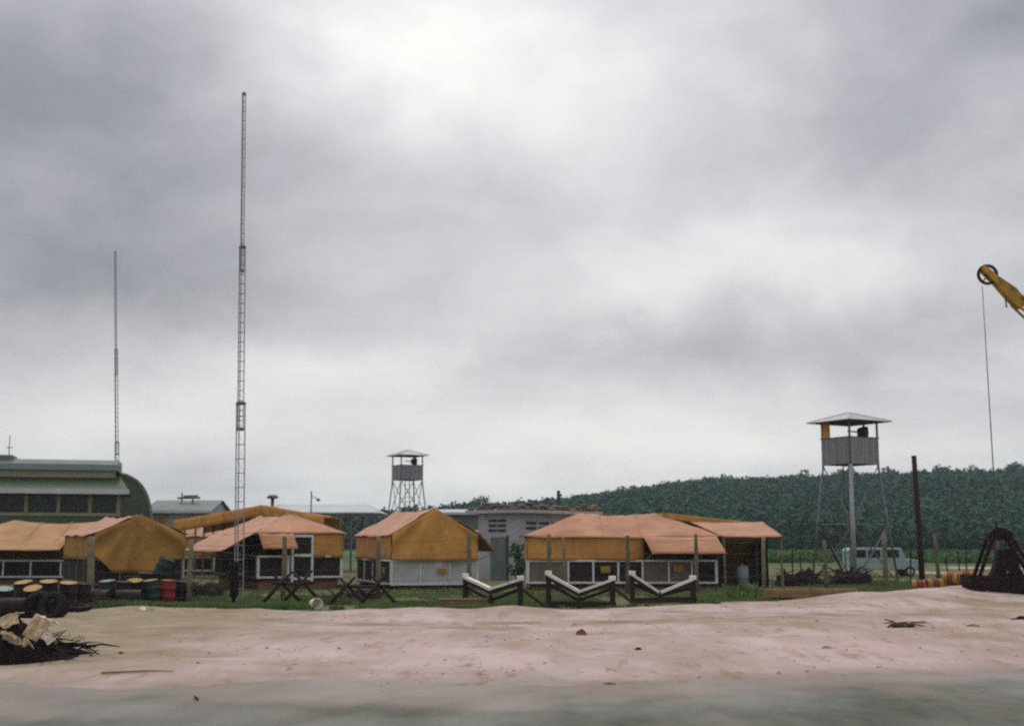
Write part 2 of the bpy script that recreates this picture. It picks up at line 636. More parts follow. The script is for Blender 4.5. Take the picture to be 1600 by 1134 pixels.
def road_mat():
    m = mat('road_asphalt', (.062, .068, .05), .75, .3, 2.2, .6, 30, stretch=(1, .4, 1), dirt=(.15, .138, .112), dirt_scale=.5, dirt_lo=.42, dirt_hi=.72)
    n, l = m.node_tree.nodes, m.node_tree.links
    tc = n.new('ShaderNodeTexCoord')
    mp = n.new('ShaderNodeMapping')
    mp.inputs['Scale'].default_value = (.25, .2, 1)
    mp.inputs['Location'].default_value = (.4, .2, 0)
    l.new(tc.outputs['Object'], mp.inputs[0])
    t = n.new('ShaderNodeTexNoise')
    t.inputs['Scale'].default_value = 1.2
    t.inputs['Detail'].default_value = 4
    l.new(mp.outputs[0], t.inputs['Vector'])
    r = n.new('ShaderNodeMapRange')
    r.inputs['From Min'].default_value = .42
    r.inputs['From Max'].default_value = .6
    r.inputs['To Min'].default_value = .38
    r.inputs['To Max'].default_value = .85
    l.new(t.outputs[0], r.inputs[0])
    l.new(r.outputs[0], n['Principled BSDF'].inputs['Roughness'])
    b = n['Principled BSDF']
    b.inputs['Specular IOR Level'].default_value = .2
    src = b.inputs['Base Color'].links[0].from_socket
    at = n.new('ShaderNodeAttribute')
    at.attribute_name = 'dust'
    mx = n.new('ShaderNodeMix')
    mx.data_type = 'RGBA'
    l.new(at.outputs['Fac'], mx.inputs['Factor'])
    l.new(src, mx.inputs['A'])
    mx.inputs['B'].default_value = (.27, .215, .185, 1)
    l.new(mx.outputs['Result'], b.inputs['Base Color'])
    return m


# ------------------------------------------------------------------ the setting: ground, road, hill
def hill_z(x, y):
    """height of the far land: a long wooded ridge that climbs to the right"""
    x = np.asarray(x, float)
    y = np.asarray(y, float)
    ys = 560.0
    px = np.array([-3000, -200, 200, 480, 600, 660, 700, 760, 850, 900, 1000, 1100, 1180, 1290, 1400, 1600, 2000, 4000])
    py = np.array([818, 818, 818, 818, 812, 808, 802, 794, 786, 781, 771, 763, 759, 748, 744, 740, 737, 745])
    hh = H + (850 - py) / F * ys
    k = x / ys * F + 800
    top = np.interp(k, px, hh)
    t = sstep(240, ys, y)
    t = 0.45 * t + 0.55 * np.clip((y - 240) / (ys - 240), 0, 1)
    t = np.where(y > ys, 1 - 0.55 * sstep(ys, ys + 500, y), t)
    n = vnoise(x * .012, y * .012, 21) * 7 * np.clip((y - 260) / 200, 0, 1)
    return (top - 3) * t + n * .6


def build_setting():
    # near yard: sand and grass
    xs = np.arange(-62, 72.01, 0.24)
    ys = np.concatenate([np.arange(3, 64, 0.2), np.arange(64, 136, 0.9)])
    gx_, gy_ = np.meshgrid(xs, ys)
    zz = gz(gx_, gy_)
    edge = np.minimum.reduce([gx_ + 62, 72 - gx_, 135.5 - gy_, gy_ - 3])
    zz = zz - 0.6 * (1 - sstep(0, 3, edge))
    # tower / crane side: the sand heap on the right
    nx, ny = len(xs), len(ys)
    idx = np.arange(nx * ny).reshape(ny, nx)
    q = np.stack([idx[:-1, :-1], idx[:-1, 1:], idx[1:, 1:], idx[1:, :-1]], -1).reshape(-1)
    o = fastmesh('sand_yard', np.stack([gx_, gy_, zz], -1).reshape(-1, 3), q, 4, ground_mat(), smooth=True)
    a = o.data.attributes.new('grassy', 'FLOAT', 'POINT')
    c = crest(gx_)
    g = sstep(c - .3, c + 1.2, gy_ + 1.6 * vnoise(gx_ * .8, gy_ * .8, 31) + 1.0 * vnoise(gx_ * 2.6, gy_ * 2.6, 32))
    # bare sandy patches behind the fence on the right
    bare = sstep(.15, .3, vnoise(gx_ * .09, gy_ * .05, 33)) * sstep(60, 78, gy_) * sstep(10, 18, gx_)
    g = g * (1 - .85 * bare)
    a.data.foreach_set('value', g.ravel().astype(np.float32))
    a = o.data.attributes.new('ochre', 'FLOAT', 'POINT')
    # ochre soil along the back and left; vignette darkening also painted into the left
    n1 = vnoise(gx_ * .22, gy_ * .45, 81) + .6 * vnoise(gx_ * .7, gy_ * 1.1, 82) + .35 * vnoise(gx_ * 2.2, gy_ * 2.6, 83)
    oc = sstep(-.12, .32, n1) * np.exp(-((gy_ - c + 6.5) / 5.0) ** 2)
    oc = np.maximum(oc, (1 - sstep(-10, -4, gx_ + 4 * n1)) * sstep(22, 25, gy_ + 2 * n1) * .9)
    a.data.foreach_set('value', np.clip(oc, 0, 1).ravel().astype(np.float32))
    a = o.data.attributes.new('roady', 'FLOAT', 'POINT')
    e = road_edge(gx_)
    g = 1 - sstep(e - .8, e + 3.6, gy_ + 1.8 * vnoise(gx_ * .5, gy_ * 1.6, 41) + 0.7 * vnoise(gx_ * 2, gy_ * 3, 42))
    a.data.foreach_set('value', (g * .9).ravel().astype(np.float32))
    tag(o, kind='structure')

    xs = np.arange(-70, 80.1, .4)
    ys = np.arange(2, 34.1, .2)
    gx_, gy_ = np.meshgrid(xs, ys)
    nx, ny = len(xs), len(ys)
    idx = np.arange(nx * ny).reshape(ny, nx)
    q = np.stack([idx[:-1, :-1], idx[:-1, 1:], idx[1:, 1:], idx[1:, :-1]], -1).reshape(-1)
    zz = 0.012 * vnoise(gx_ * .8, gy_ * .8, 91)
    o = fastmesh('road', np.stack([gx_, gy_, zz], -1).reshape(-1, 3), q, 4, road_mat(), smooth=True)
    a = o.data.attributes.new('dust', 'FLOAT', 'POINT')
    e = road_edge(gx_)
    n1 = vnoise(gx_ * .35, gy_ * .5, 92) + .6 * vnoise(gx_ * 1.1, gy_ * .9, 93) + .4 * vnoise(gx_ * 3, gy_ * 1.6, 94)
    g = sstep(e - 2.6, e - .1, gy_ + 1.8 * n1)
    a.data.foreach_set('value', np.clip(g * .6 + .22 * n1, 0, 1).ravel().astype(np.float32))
    tag(o, kind='structure')

    # far land to the horizon
    xs = np.concatenate([np.linspace(-2500, -900, 18), np.linspace(-850, 1100, 131), np.linspace(1150, 2600, 16)])
    ys = np.concatenate([np.linspace(-150, 120, 12), np.linspace(134, 640, 90), np.linspace(660, 1800, 20)])
    gx_, gy_ = np.meshgrid(xs, ys)
    zz = np.where(gy_ < 125, -0.75, 0.12 + hill_z(gx_, gy_) * (gy_ > 240))
    nx, ny = len(xs), len(ys)
    idx = np.arange(nx * ny).reshape(ny, nx)
    q = np.stack([idx[:-1, :-1], idx[:-1, 1:], idx[1:, 1:], idx[1:, :-1]], -1).reshape(-1)
    gm = mat('far_grassland', (.05, .10, .03), .95, .4, .03, dirt=(.34, .26, .22), dirt_scale=.03, dirt_lo=.60, dirt_hi=.66, stretch=(.4, 1.6, 1), spec=.1)
    o = fastmesh('ground', np.stack([gx_, gy_, zz], -1).reshape(-1, 3), q, 4, gm, smooth=True)
    tag(o, kind='structure')


build_setting()


# ------------------------------------------------------------------ foliage
def leaf_blobs(centres, radii, nq, size, squash=.75, seed=1):
    """quads scattered through the volume of each crown"""
    r = np.random.default_rng(seed)
    n = len(centres)
    d = r.normal(size=(n, nq, 3))
    d /= np.linalg.norm(d, axis=2, keepdims=True)
    rad = r.uniform(.35, 1.0, (n, nq, 1)) ** .5
    lump = 1 + .22 * np.sin(d[..., :1] * 5 + r.uniform(0, 6, (n, 1, 1))) * np.cos(d[..., 1:2] * 4 + r.uniform(0, 6, (n, 1, 1)))
    off = d * rad * lump * radii[:, None, None]
    off[..., 2] *= squash
    p = centres[:, None, :] + off
    nrm = d * .6 + r.normal(size=d.shape) * .6
    nrm[..., 2] += .7
    nrm /= np.linalg.norm(nrm, axis=2, keepdims=True)
    t = np.cross(nrm, r.normal(size=d.shape))
    t /= np.linalg.norm(t, axis=2, keepdims=True)
    b = np.cross(nrm, t)
    s = size * (radii[:, None, None] ** .5) * r.uniform(.6, 1.3, (n, nq, 1))
    v = np.stack([p - t * s - b * s * .7, p + t * s - b * s * .5, p + t * s * .8 + b * s * .7, p - t * s * .7 + b * s * .6], 2)
    return v.reshape(-1, 3)


def build_forest():
    r = np.random.default_rng(11)
    ys = r.uniform(250, 600, 15000) ** 1.0
    xs = r.uniform(-.30, .47, 15000) * ys
    keep = hill_z(xs, ys) > 1.0
    xs, ys = xs[keep], ys[keep]
    rad = r.uniform(1.7, 3.3, len(xs)) * (1 + .3 * ((r.random(len(xs)) < .08) & (ys < 480)))
    zs = hill_z(xs, ys) + rad * .75 + r.uniform(-.4, 1.2, len(xs))
    v = leaf_blobs(np.stack([xs, ys, zs], 1), rad, 36, .40, .9, 3)
    o = fastmesh('forest', v, np.arange(len(v)), 4, M['leaf_hill'])
    tag(o, 'dense dark green forest covering the long hill behind the camp', 'forest', kind='stuff')
    # scrub at the foot of the hill, right
    ys = r.uniform(128, 245, 2600)
    xs = r.uniform(.10, .47, 2600) * ys
    k = vnoise(xs * .03, ys * .05, 8) > -.08
    xs, ys = xs[k], ys[k]
    rad = r.uniform(.5, 1.25, len(xs))
    zs = 0.12 + rad * .5
    v = leaf_blobs(np.stack([xs, ys, zs], 1), rad, 26, .22, .6, 5)
    o = fastmesh('scrub', v, np.arange(len(v)), 4, M['leaf_mid'])
    tag(o, 'low bright green scrub on the flat land below the hill', 'scrub', kind='stuff')


build_forest()


def tree(px, py_top, d, rad, label, squash=.9, trunk=.3, group='emergent trees on the skyline of the hill', seed=1):
    x = X(px, d, py_top)
    zt = Z(py_top, d)
    zb = float(hill_z(x, d)) + .1 if d > 200 else G(x, d)
    t = thing('tree', label, 'tree', (x, d, zb), group=group)
    hh = zt - zb
    cz = hh - rad * squash
    rr = np.random.default_rng(seed)
    n = 7
    cs = np.stack([rr.normal(0, rad * .42, n), rr.normal(0, rad * .42, n), cz + rr.normal(0, rad * .35, n)], 1)
    cs[0] = (0, 0, cz)
    v = leaf_blobs(cs, rr.uniform(.45, .7, n) * rad, 60, .34, squash, seed)
    c = fastmesh('crown', v, np.arange(len(v)), 4, M['leaf_hill'] if d > 200 else M['leaf_mid'])
    c.parent = t
    mb = MB()
    mb.path([(0, 0, -.3), (.1, 0, cz * .5), (0, .1, cz + rad * .3)], [trunk, trunk * .8, trunk * .4])
    for k in range(3):
        mb.path([(0, 0, cz * .6 + k * .3), tuple(cs[k + 1])], [trunk * .5, trunk * .15], 5)
    mb.build('trunk', M['bark'], t, True)
    return t


for i, (px, py, rad, lb) in enumerate([
        (1108, 741, 5.2, 'pair of round crowned tree standing proud of the hill skyline above the canvas shelter'),
        (1128, 743, 4.2, 'smaller rounded tree beside the tallest crown on the skyline'),
        (748, 775, 3.6, 'low tree on the skyline left of the block house'),
        (1262, 738, 3.6, 'tree on the skyline just under the left side of the near tower roof'),
        (1316, 734, 3.2, 'tree on the skyline directly behind the legs of the near tower'),
        (1386, 723, 4.4, 'tall dark tree on the skyline right of the near tower'),
        (1440, 728, 3.6, 'broad tree on the skyline right behind the dark pole'),
        (1476, 727, 3.2, 'small tree on the skyline right of the dark pole'),
        (1520, 729, 3.4, 'tree on the skyline left of the crane cable'),
        (1583, 722, 4.2, 'tree on the skyline at the far right of the hill')]):
    tree(px, py, 545, rad, lb.replace('pair of round', 'large round'), seed=100 + i)

# ------------------------------------------------------------------ grass
def build_grass():
    r = np.random.default_rng(5)
    n = 150000
    x = r.uniform(-24, 34, n)
    c = crest(x)
    dy = r.exponential(6.0, n)
    y = c - .4 + dy
    m = (vnoise(x * .5, y * .4, 51) + .6 * vnoise(x * 1.7, y * 1.7, 52)) > -.14 + .5 * (dy < .8)
    m &= y < 100
    m &= (np.abs(x) < y * .44)
    x, y = x[m], y[m]
    z = gz(x, y) - .02
    n = len(x)
    hgt = r.uniform(.05, .19, n) * (1 + .9 * np.clip(vnoise(x * .3, y * .3, 53) * 2, 0, 1))
    wd = r.uniform(.018, .05, n)
    a = r.uniform(0, 6.28, n)
    lean = r.normal(0, .35, (n, 2)) * hgt[:, None]
    p0 = np.stack([x - np.cos(a) * wd, y - np.sin(a) * wd, z], 1)
    p1 = np.stack([x + np.cos(a) * wd, y + np.sin(a) * wd, z], 1)
    p2 = np.stack([x + lean[:, 0], y + lean[:, 1], z + hgt], 1)
    v = np.stack([p0, p1, p2], 1).reshape(-1, 3)
    o = fastmesh('grass', v, np.arange(len(v)), 3, M['grass'])
    tag(o, 'rough green grass between the sand and the tents', 'grass', kind='stuff')


build_grass()


def weed(px, d, hgt, spread, label, n=60, seed=1):
    x = X(px, d)
    t = thing('weed_clump', label, 'weeds', (x, d, G(x, d) - .02), group='weed clumps at the edge of the sand')
    r = random.Random(seed)
    vs, fs = [], []
    for k in range(n):
        a = r.uniform(0, 6.28)
        L = hgt * r.uniform(.45, 1.1)
        b = Vector((r.gauss(0, spread * .35), r.gauss(0, spread * .25), 0))
        o = Vector((math.cos(a), math.sin(a), 0)) * L * r.uniform(.1, .7)
        s = Vector((-math.sin(a), math.cos(a), 0)) * r.uniform(.02, .05)
        i = len(vs)
        m = b + o * .4 + Vector((0, 0, L * .65))
        e = b + o + Vector((0, 0, L * r.uniform(.6, 1)))
        vs += [b - s * .5, b + s * .5, m + s, m - s, e]
        fs += [(i, i + 1, i + 2, i + 3), (i + 3, i + 2, i + 4)]
    mb = MB()
    mb.add(vs, fs)
    mb.build('leaves', M['grass'], t)
    return t


weed(1160, 52, .75, 1.3, 'tall leafy weed clump in front of the dark open shelter', 130, 1)
weed(1148, 49.5, .45, .9, 'low weed clump spilling onto the sand right of the last cradle', 80, 2)
weed(900, 47.5, .4, .9, 'weed clump beneath the middle V shaped cradle', 70, 3)
weed(1395, 62, .6, 1.4, 'weed clump left of the dark leaning pole', 90, 4)
weed(520, 47, .4, 1.0, 'weed clump behind the white bucket', 70, 6)


# ------------------------------------------------------------------ canvas tents on timber frames
def tent(name, label, loc, rot, L, Wd, zb, zl, ze, zr, hips=(0, 0), faces=None, roofm='canvas_roof', wallm='canvas_wall', seed=1,
         over=.18, ridge_sag=.12, group='canvas tents on timber frames'):
    """local: ridge along x, base z=0 at the ground. zb floor, zl top of the panelled wall, ze eave, zr ridge"""
    t = thing(name, label, 'tent', loc, rot, group)
    hx, hy = L / 2, Wd / 2
    MB().box((0, 0, (zb - .1) / 2 + .02), (L - .3, Wd - .3, zb - .1)).build('skirt', M['brown_wood'], t)
    MB().box((0, 0, zb - .03), (L + .05, Wd + .05, .10)).build('floor_platform', M['dark_wood'], t)
    # roof
    r0, r1 = Vector((-hx + hips[0], 0, zr)), Vector((hx - hips[1], 0, zr))
    ex, ey = hx + (over if hips[0] or hips[1] else .06), hy + over
    A, B, C, D = Vector((-ex, -ey, ze)), Vector((ex, -ey, ze)), Vector((ex, ey, ze)), Vector((-ex, ey, ze))
    if hips[0] == 0:
        r0.x = -ex
    if hips[1] == 0:
        r1.x = ex
    mb = MB()
    mb.patch(A, B, r1, r0, 40, 12, .06, ridge_sag, 0, seed)
    mb.patch(C, D, r0, r1, 40, 12, .06, ridge_sag, 0, seed + 1)
    if hips[0]:
        mb.patch(D, A, r0, r0, 12, 10, .03, 0, 0, seed + 2)
    if hips[1]:
        mb.patch(B, C, r1, r1, 12, 10, .03, 0, 0, seed + 3)
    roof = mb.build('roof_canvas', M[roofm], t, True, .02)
    # seams of the roof canvas
    for k in range(1, int(L // 1.6)):
        x = -hx + L * k / int(L // 1.6)
        if x < r0.x + .2 or x > r1.x - .2:
            continue
        MB().beam((x, -ey, ze + .035), (x, -.02, zr + .02 - ridge_sag * .6), .035, .012).build('seam', M['canvas_wall'], roof)
    F_ = {'A': (Vector((-hx, -hy, 0)), Vector((1, 0, 0)), Vector((0, -1, 0)), L),
          'B': (Vector((hx, hy, 0)), Vector((-1, 0, 0)), Vector((0, 1, 0)), L),
          'E-': (Vector((-hx, hy, 0)), Vector((0, -1, 0)), Vector((-1, 0, 0)), Wd),
          'E+': (Vector((hx, -hy, 0)), Vector((0, 1, 0)), Vector((1, 0, 0)), Wd)}
    faces = faces or {}
    for key, (o, u, n, ln) in F_.items():
        sp_ = faces.get(key, {})
        ups = sp_.get('ups', [0, .25, .5, .75, 1])
        kinds = sp_.get('panels', ['screen_dark'] * (len(ups) - 1))
        white = sp_.get('white', True)
        frame = M['white_wood'] if white else M['screen_brown']
        fw = sp_.get('fw', .09)
        for k in range(len(ups) - 1):
            a, b = ups[k] * ln, ups[k + 1] * ln
            c = o + u * ((a + b) / 2) + Vector((0, 0, (zb + zl) / 2 + .02)) - n * .03
            sx = abs(u.x) * (b - a - fw) + abs(n.x) * .03
            sy = abs(u.y) * (b - a - fw) + abs(n.y) * .03
            MB().box(c, (sx, sy, zl - zb - .1)).build('wall_panel', M[kinds[k]], t)
        for k, a in enumerate(ups):
            aa = min(max(a * ln, fw / 2), ln - fw / 2)
            c = o + u * aa + Vector((0, 0, (zb + zl) / 2)) + n * .012
            MB().box(c, (fw if u.x else .07, fw if u.y else .07, zl - zb - .16)).build('upright', frame, t)
        for zz in (zb + .04, zl - .03):
            c = o + u * (ln / 2) + Vector((0, 0, zz)) + n * .02
            MB().box(c, (ln if u.x else .08, ln if u.y else .08, .09)).build('rail', frame, t)
        hip = {'E-': hips[0], 'E+': hips[1]}.get(key, 1)
        segs = sp_.get('canvas', [(0, 1, 'down')])
        for si, sg in enumerate(segs):
            a, b, how = sg[:3]
            pa, pb = o + u * (a * ln), o + u * (b * ln)
            zt = Vector((0, 0, ze - .01))
            if how == 'down':
                low = sg[3] if len(sg) > 3 else zl - .02
                mb = MB()
                mb.patch(pa + n * .06 + Vector((0, 0, low)), pb + n * .06 + Vector((0, 0, low)), pb + n * .05 + zt, pa + n * .05 + zt,
                         max(6, int((b - a) * ln * 3)), 7, .03, 0, sg[4] if len(sg) > 4 else .03, seed + si + 5)
                mb.build('wall_canvas', M[wallm], t, True, .02)
            elif how == 'drape':      # one sheet from the roof edge down, with folds running from the peak
                lows = sg[3]
                nu, nv = 34, 14
                vs, fs = [], []
                for j in range(nv + 1):
                    for i in range(nu + 1):
                        uu, vv = i / nu, j / nv
                        zt_ = (ze - .01) + (zr - ze) * (1 - abs(2 * uu - 1)) - .01
                        lo = float(np.interp(uu, [q[0] for q in lows], [q[1] for q in lows]))
                        z_ = lo + (zt_ - lo) * vv
                        th = math.atan2((uu - .5) * ln, max(.05, zr + .25 - z_))
                        far = min(1.0, math.hypot((uu - .5) * ln, zr - z_) / 1.6)
                        k = sg[4] * far * (math.sin(th * 9 + seed) + .6 * math.sin(th * 17 + 2 * seed)) * min(1, (1 - vv) * 4 + .1)
                        k += .05 * float(vnoise(uu * 4 + seed, vv * 3, seed)) + .05 + sg[4] * (1 - vv) * 1.2
                        vs.append(o + u * (uu * ln) + n * (.04 + max(k, -.02)) + Vector((0, 0, z_)))
                for j in range(nv):
                    for i in range(nu):
                        a_ = j * (nu + 1) + i
                        fs.append((a_, a_ + 1, a_ + nu + 2, a_ + nu + 1))
                mb = MB()
                mb.add(vs, fs)
                mb.build('end_canvas', M[wallm], t, True, .02)
            elif how == 'awning':
                outw, drop = sg[3], sg[4]
                flare = sg[5] if len(sg) > 5 else .15
                mb = MB()
                q0 = pa + n * outw + zt - Vector((0, 0, drop)) + u * flare
                q1 = pb + n * outw + zt - Vector((0, 0, drop)) + u * flare
                mb.patch(q0, q1, pb + n * (over + .01) + zt, pa + n * (over + .01) + zt, max(6, int((b - a) * ln * 2)), 6, .025, .03, 0, seed + si + 9)
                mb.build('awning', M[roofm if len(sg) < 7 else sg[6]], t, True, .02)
                for q, s in ((q0, 1), (q1, -1)):
                    pr = q + u * (.08 * s)
                    base = (pa if s == 1 else pb) + n * .08 + Vector((0, 0, zl))
                    MB().tube(base, pr - Vector((0, 0, .03)), .022, n=6).build('awning_strut', M['post'], t)
        if not hip and segs[0][2] != 'drape':       # a gable end: triangle of canvas above the eave
            mb = MB()
            apex = Vector((o.x + n.x * .05, 0, zr - .01))
            a, b = o + n * .06 + Vector((0, 0, ze - .02)), o + u * ln + n * .06 + Vector((0, 0, ze - .02))
            mb.patch(a, b, apex, apex, 16, 8, .03, 0, .05, seed + 15)
            mb.build('gable_canvas', M[wallm], t, True, .02)
        for (a, zc, w_, h_) in sp_.get('signs', []):
            c = o + u * (a * ln) + Vector((0, 0, zc)) + n * .085
            MB().box(c, (w_ if u.x else .02, w_ if u.y else .02, h_)).build('notice_board', M['yellow'], t)
        for (a, b, z0, z1) in sp_.get('doors', []):
            pa, pb = o + u * (a * ln), o + u * (b * ln)
            mid = (pa + pb) / 2
            wdt = (b - a) * ln
            dr = MB().box(mid + n * .10 + Vector((0, 0, (z0 + z1) / 2)), (wdt if u.x else .03, wdt if u.y else .03, z1 - z0)).build('door', M['screen_dark'], t)
            for p in (pa, pb):
                MB().box(p + n * .13 + Vector((0, 0, (z0 + z1) / 2)), (.12 if u.x else .06, .12 if u.y else .06, z1 - z0 + .06)).build('door_jamb', M['white_wood'], dr)
            for zc in (z1 - .02, zl + .02, z0 + .12):
                MB().box(mid + n * .125 + Vector((0, 0, zc)), (wdt - .12 if u.x else .05, wdt - .12 if u.y else .05, .13)).build('door_rail', M['white_wood'], dr)
    # ridge pole ends, guy ropes
    for s, rp in ((-1, r0), (1, r1)):
        MB().tube(rp + Vector((0, 0, -.05)), rp + Vector((0, 0, .06)), .03, n=6).build('ridge_pole', M['post'], t)
    return t


def solve_end(xn, d, a, px_r):
    # width of an end wall that starts at (xn, d), turned by a, and ends at picture column px_r
    k = (px_r - 800) / F / (cp + .1615 * sp)
    return (k * d - xn) / (math.cos(a) - k * math.sin(a))


def place_rect(px_l, px_r, d):
    xl, xr = X(px_l, d), X(px_r, d)
    return (xl + xr) / 2, xr - xl


# the right-hand tent, long side to the camera
d = 62.0
cx, L1 = place_rect(824, 1120, d)
gz1 = .13
fr = lambda px: (X(px, d) - (cx - L1 / 2)) / L1
f1 = {'A': dict(ups=[0, fr(888), fr(927), fr(966), fr(1004), fr(1045), fr(1081), 1],
                panels=['screen_brown'] + ['screen_dark'] * 2 + ['screen_dark'] + ['screen_brown'] * 2 + ['screen_dark'],
                canvas=[(0, fr(1006), 'down', 1.40, .02), (fr(1006), 1.0, 'awning', 1.25, .78, .28)],
                signs=[(fr(946), .98, .45, .32), (fr(1060), 1.02, .48, .30)])}
tent('wall_tent', 'long pink hip roofed tent with raised awning, right of the block house', (cx, d + 2.45, gz1), 0, L1, 4.9,
     .32, 1.42, 2.54, 3.72, (2.7, 2.7), f1, seed=3)

# the middle tent, gable end to the camera
d = 62.5
a = R(17)
xn = X(611, d)
E = solve_end(xn, d, a, 746)
Lg = 9.2
axis = Vector((-math.sin(a), math.cos(a), 0))
ed = Vector((math.cos(a), math.sin(a), 0))
c = Vector((xn, d, 0)) + ed * (E / 2) + axis * (Lg / 2)
f2 = {'E-': dict(ups=[0, .335, .675, 1], panels=['panel_pale'] * 3, canvas=[(0, 1, 'drape', [(0, 1.42), (.5, 1.36), (1, 1.42)], .085)], signs=[(.58, .88, .42, .26)], fw=.07),
      'B': dict(ups=[0, .25, .5, .72, 1], panels=['screen_dark'] * 4, canvas=[(0, 1, 'down', 1.40, .03)], signs=[(.85, .9, .5, .3)]),
      'A': dict(canvas=[(0, .55, 'awning', .9, .8, 0, 'canvas_wall'), (.55, 1, 'down')])}
tent('wall_tent', 'ochre gable ended tent with pale grey wall panels, in front of the far watchtower', (c.x, c.y, .13), R(90) + a, Lg, E,
     .22, 1.42, 2.64, 3.95, (0, 0), f2, seed=11)

# the left-middle tent, hipped end with a door
d = 62.5
a = R(25)
xn = X(401, d)
E = solve_end(xn, d, a, 535)
axis = Vector((-math.sin(a), math.cos(a), 0))
ed = Vector((math.cos(a), math.sin(a), 0))
c = Vector((xn, d, 0)) + ed * (E / 2) + axis * (Lg / 2)
f3 = {'E-': dict(ups=[0, .36, .63, 1], panels=['screen_dark', 'screen_dark', 'screen_dark'],
                 canvas=[(0, .40, 'awning', .75, .72, .1), (.63, 1, 'down', 1.52, .03)],
                 doors=[(.40, .63, .40, 2.6)], signs=[(.51, 2.05, .5, .22)], fw=.13),
      'B': dict(ups=[0, .2, .4, .6, .8, 1], white=False, panels=['screen_dark'] * 5, canvas=[(.0, 1, 'awning', 1.75, .85, 0)])}
tent('wall_tent', 'pink hipped tent with a white framed door, left awning raised, behind the tall mast', (c.x, c.y, .13), R(90) + a, Lg, E,
     .55, 1.62, 2.70, 3.70, (2.0, 1.2), f3, seed=23)

# the left tent with its draped gable end
d = 57.0
a = R(27)
xn = X(146, d)
E = solve_end(xn, d, a, 288)
axis = Vector((-math.sin(a), math.cos(a), 0))
ed = Vector((math.cos(a), math.sin(a), 0))
c = Vector((xn, d, 0)) + ed * (E / 2) + axis * (Lg / 2)
f4 = {'E-': dict(ups=[0, .3, .62, 1], panels=['screen_dark'] * 3, white=False,
                 canvas=[(0, 1, 'drape', [(0, 1.7), (.10, 1.35), (.2, .95), (.66, .9), (.8, 1.3), (.86, 1.5), (1, 1.5)], .11)]),
      'B': dict(white=False, canvas=[(0, 1, 'down', 1.5, .04)])}
tent('wall_tent', 'olive ochre tent with draped gable end behind the oil drums', (c.x, c.y, .13), R(90) + a, Lg - .6, E,
     .4, 1.55, 2.62, 3.52, (0, 0), f4, wallm='canvas_old', seed=31)

# the far-left tent with a long awning
d = 72.0
cx, L6 = place_rect(-110, 184, d)
fr = lambda px: (X(px, d) - (cx - L6 / 2)) / L6
f6 = {'A': dict(ups=[0, fr(-60), fr(-20), fr(5), fr(48), fr(95), fr(140), 1], panels=['screen_dark'] * 7,
                canvas=[(0, fr(104), 'awning', 1.3, .50, 0), (fr(112), 1, 'down', 1.05, .03)])}
tent('wall_tent', 'tan hip roofed tent at the left edge with long low awning, below the green building', (cx, d + 2.5, .13), 0, L6, 5.0,
     .35, 1.3, 2.36, 3.5, (3.6, .9), f6, roofm='canvas_tan', seed=41)

# small far tent seen under the big fly
d = 92.0
cx, L7 = place_rect(262, 336, d)
tent('wall_tent', 'small distant pink roofed tent half hidden under the wide ochre fly', (cx, d + 2, .13), 0, L7, 4.4, .3, 1.3, 2.75, 3.55, (.8, .8), {}, seed=51)
d = 98.0
cx, L7 = place_rect(726, 790, d)
tent('wall_tent', 'distant pink roofed tent peeping out left of the block house', (cx, d + 2, .13), 0, L7, 4.4, .3, 1.3, 2.55, 3.3, (.8, .8), {}, seed=57)


def fly(label, px_l, px_p, px_r, y_l, y_p, y_r, d, depth, val, posts_px, seed=1, shed=False):
    """open canvas fly: gable seen end on, with a hanging valance"""
    xl, xp, xr = X(px_l, d), X(px_p, d), X(px_r, d)
    zl_, zp, zr_ = Z(y_l, d), Z(y_p, d), Z(y_r, d)
    t = thing('canvas_fly', label, 'canopy', (xp, d, .13), 0, 'open canvas flies')
    o = Vector((xp, d, .13))
    P = lambda x, y, z: Vector((x, y, z)) - o
    mb = MB()
    mb.patch(P(xl, d, zl_), P(xp, d, zp), P(xp, d + depth, zp), P(xl, d + depth, zl_), 12, 8, .05, .05, 0, seed)
    mb.patch(P(xp, d, zp), P(xr, d, zr_), P(xr, d + depth, zr_), P(xp, d + depth, zp), 12, 8, .05, .05, 0, seed + 1)
    mb.build('roof_canvas', M['canvas_wall'], t, True, .02)
    for yy in (d - .03, d + depth + .03):
        mb = MB()
        mb.patch(P(xl, yy, zl_ - val), P(xp, yy, zp - val * .95), P(xp, yy, zp), P(xl, yy, zl_), 14, 3, .03, 0, .03, seed + 2)
        mb.patch(P(xp, yy, zp - val * .95), P(xr, yy, zr_ - val), P(xr, yy, zr_), P(xp, yy, zp), 14, 3, .03, 0, .03, seed + 3)
        mb.build('valance', M['canvas_wall'], t, True, .02)
    for px in posts_px:
        x = X(px, d)
        zt = np.interp(x, [xl, xp, xr], [zl_, zp, zr_])
        for yy in (d + .1, d + depth - .1):
            MB().tube(P(x, yy, .1), P(x, yy, zt), .06, n=7).build('post', M['post'], t)
    return t


fly('wide ochre canvas fly with a low gable behind the mast and door tent', 268, 405, 505, 813, 789, 806, 82.0, 8, .75, (270, 286, 303, 404, 503), 3)

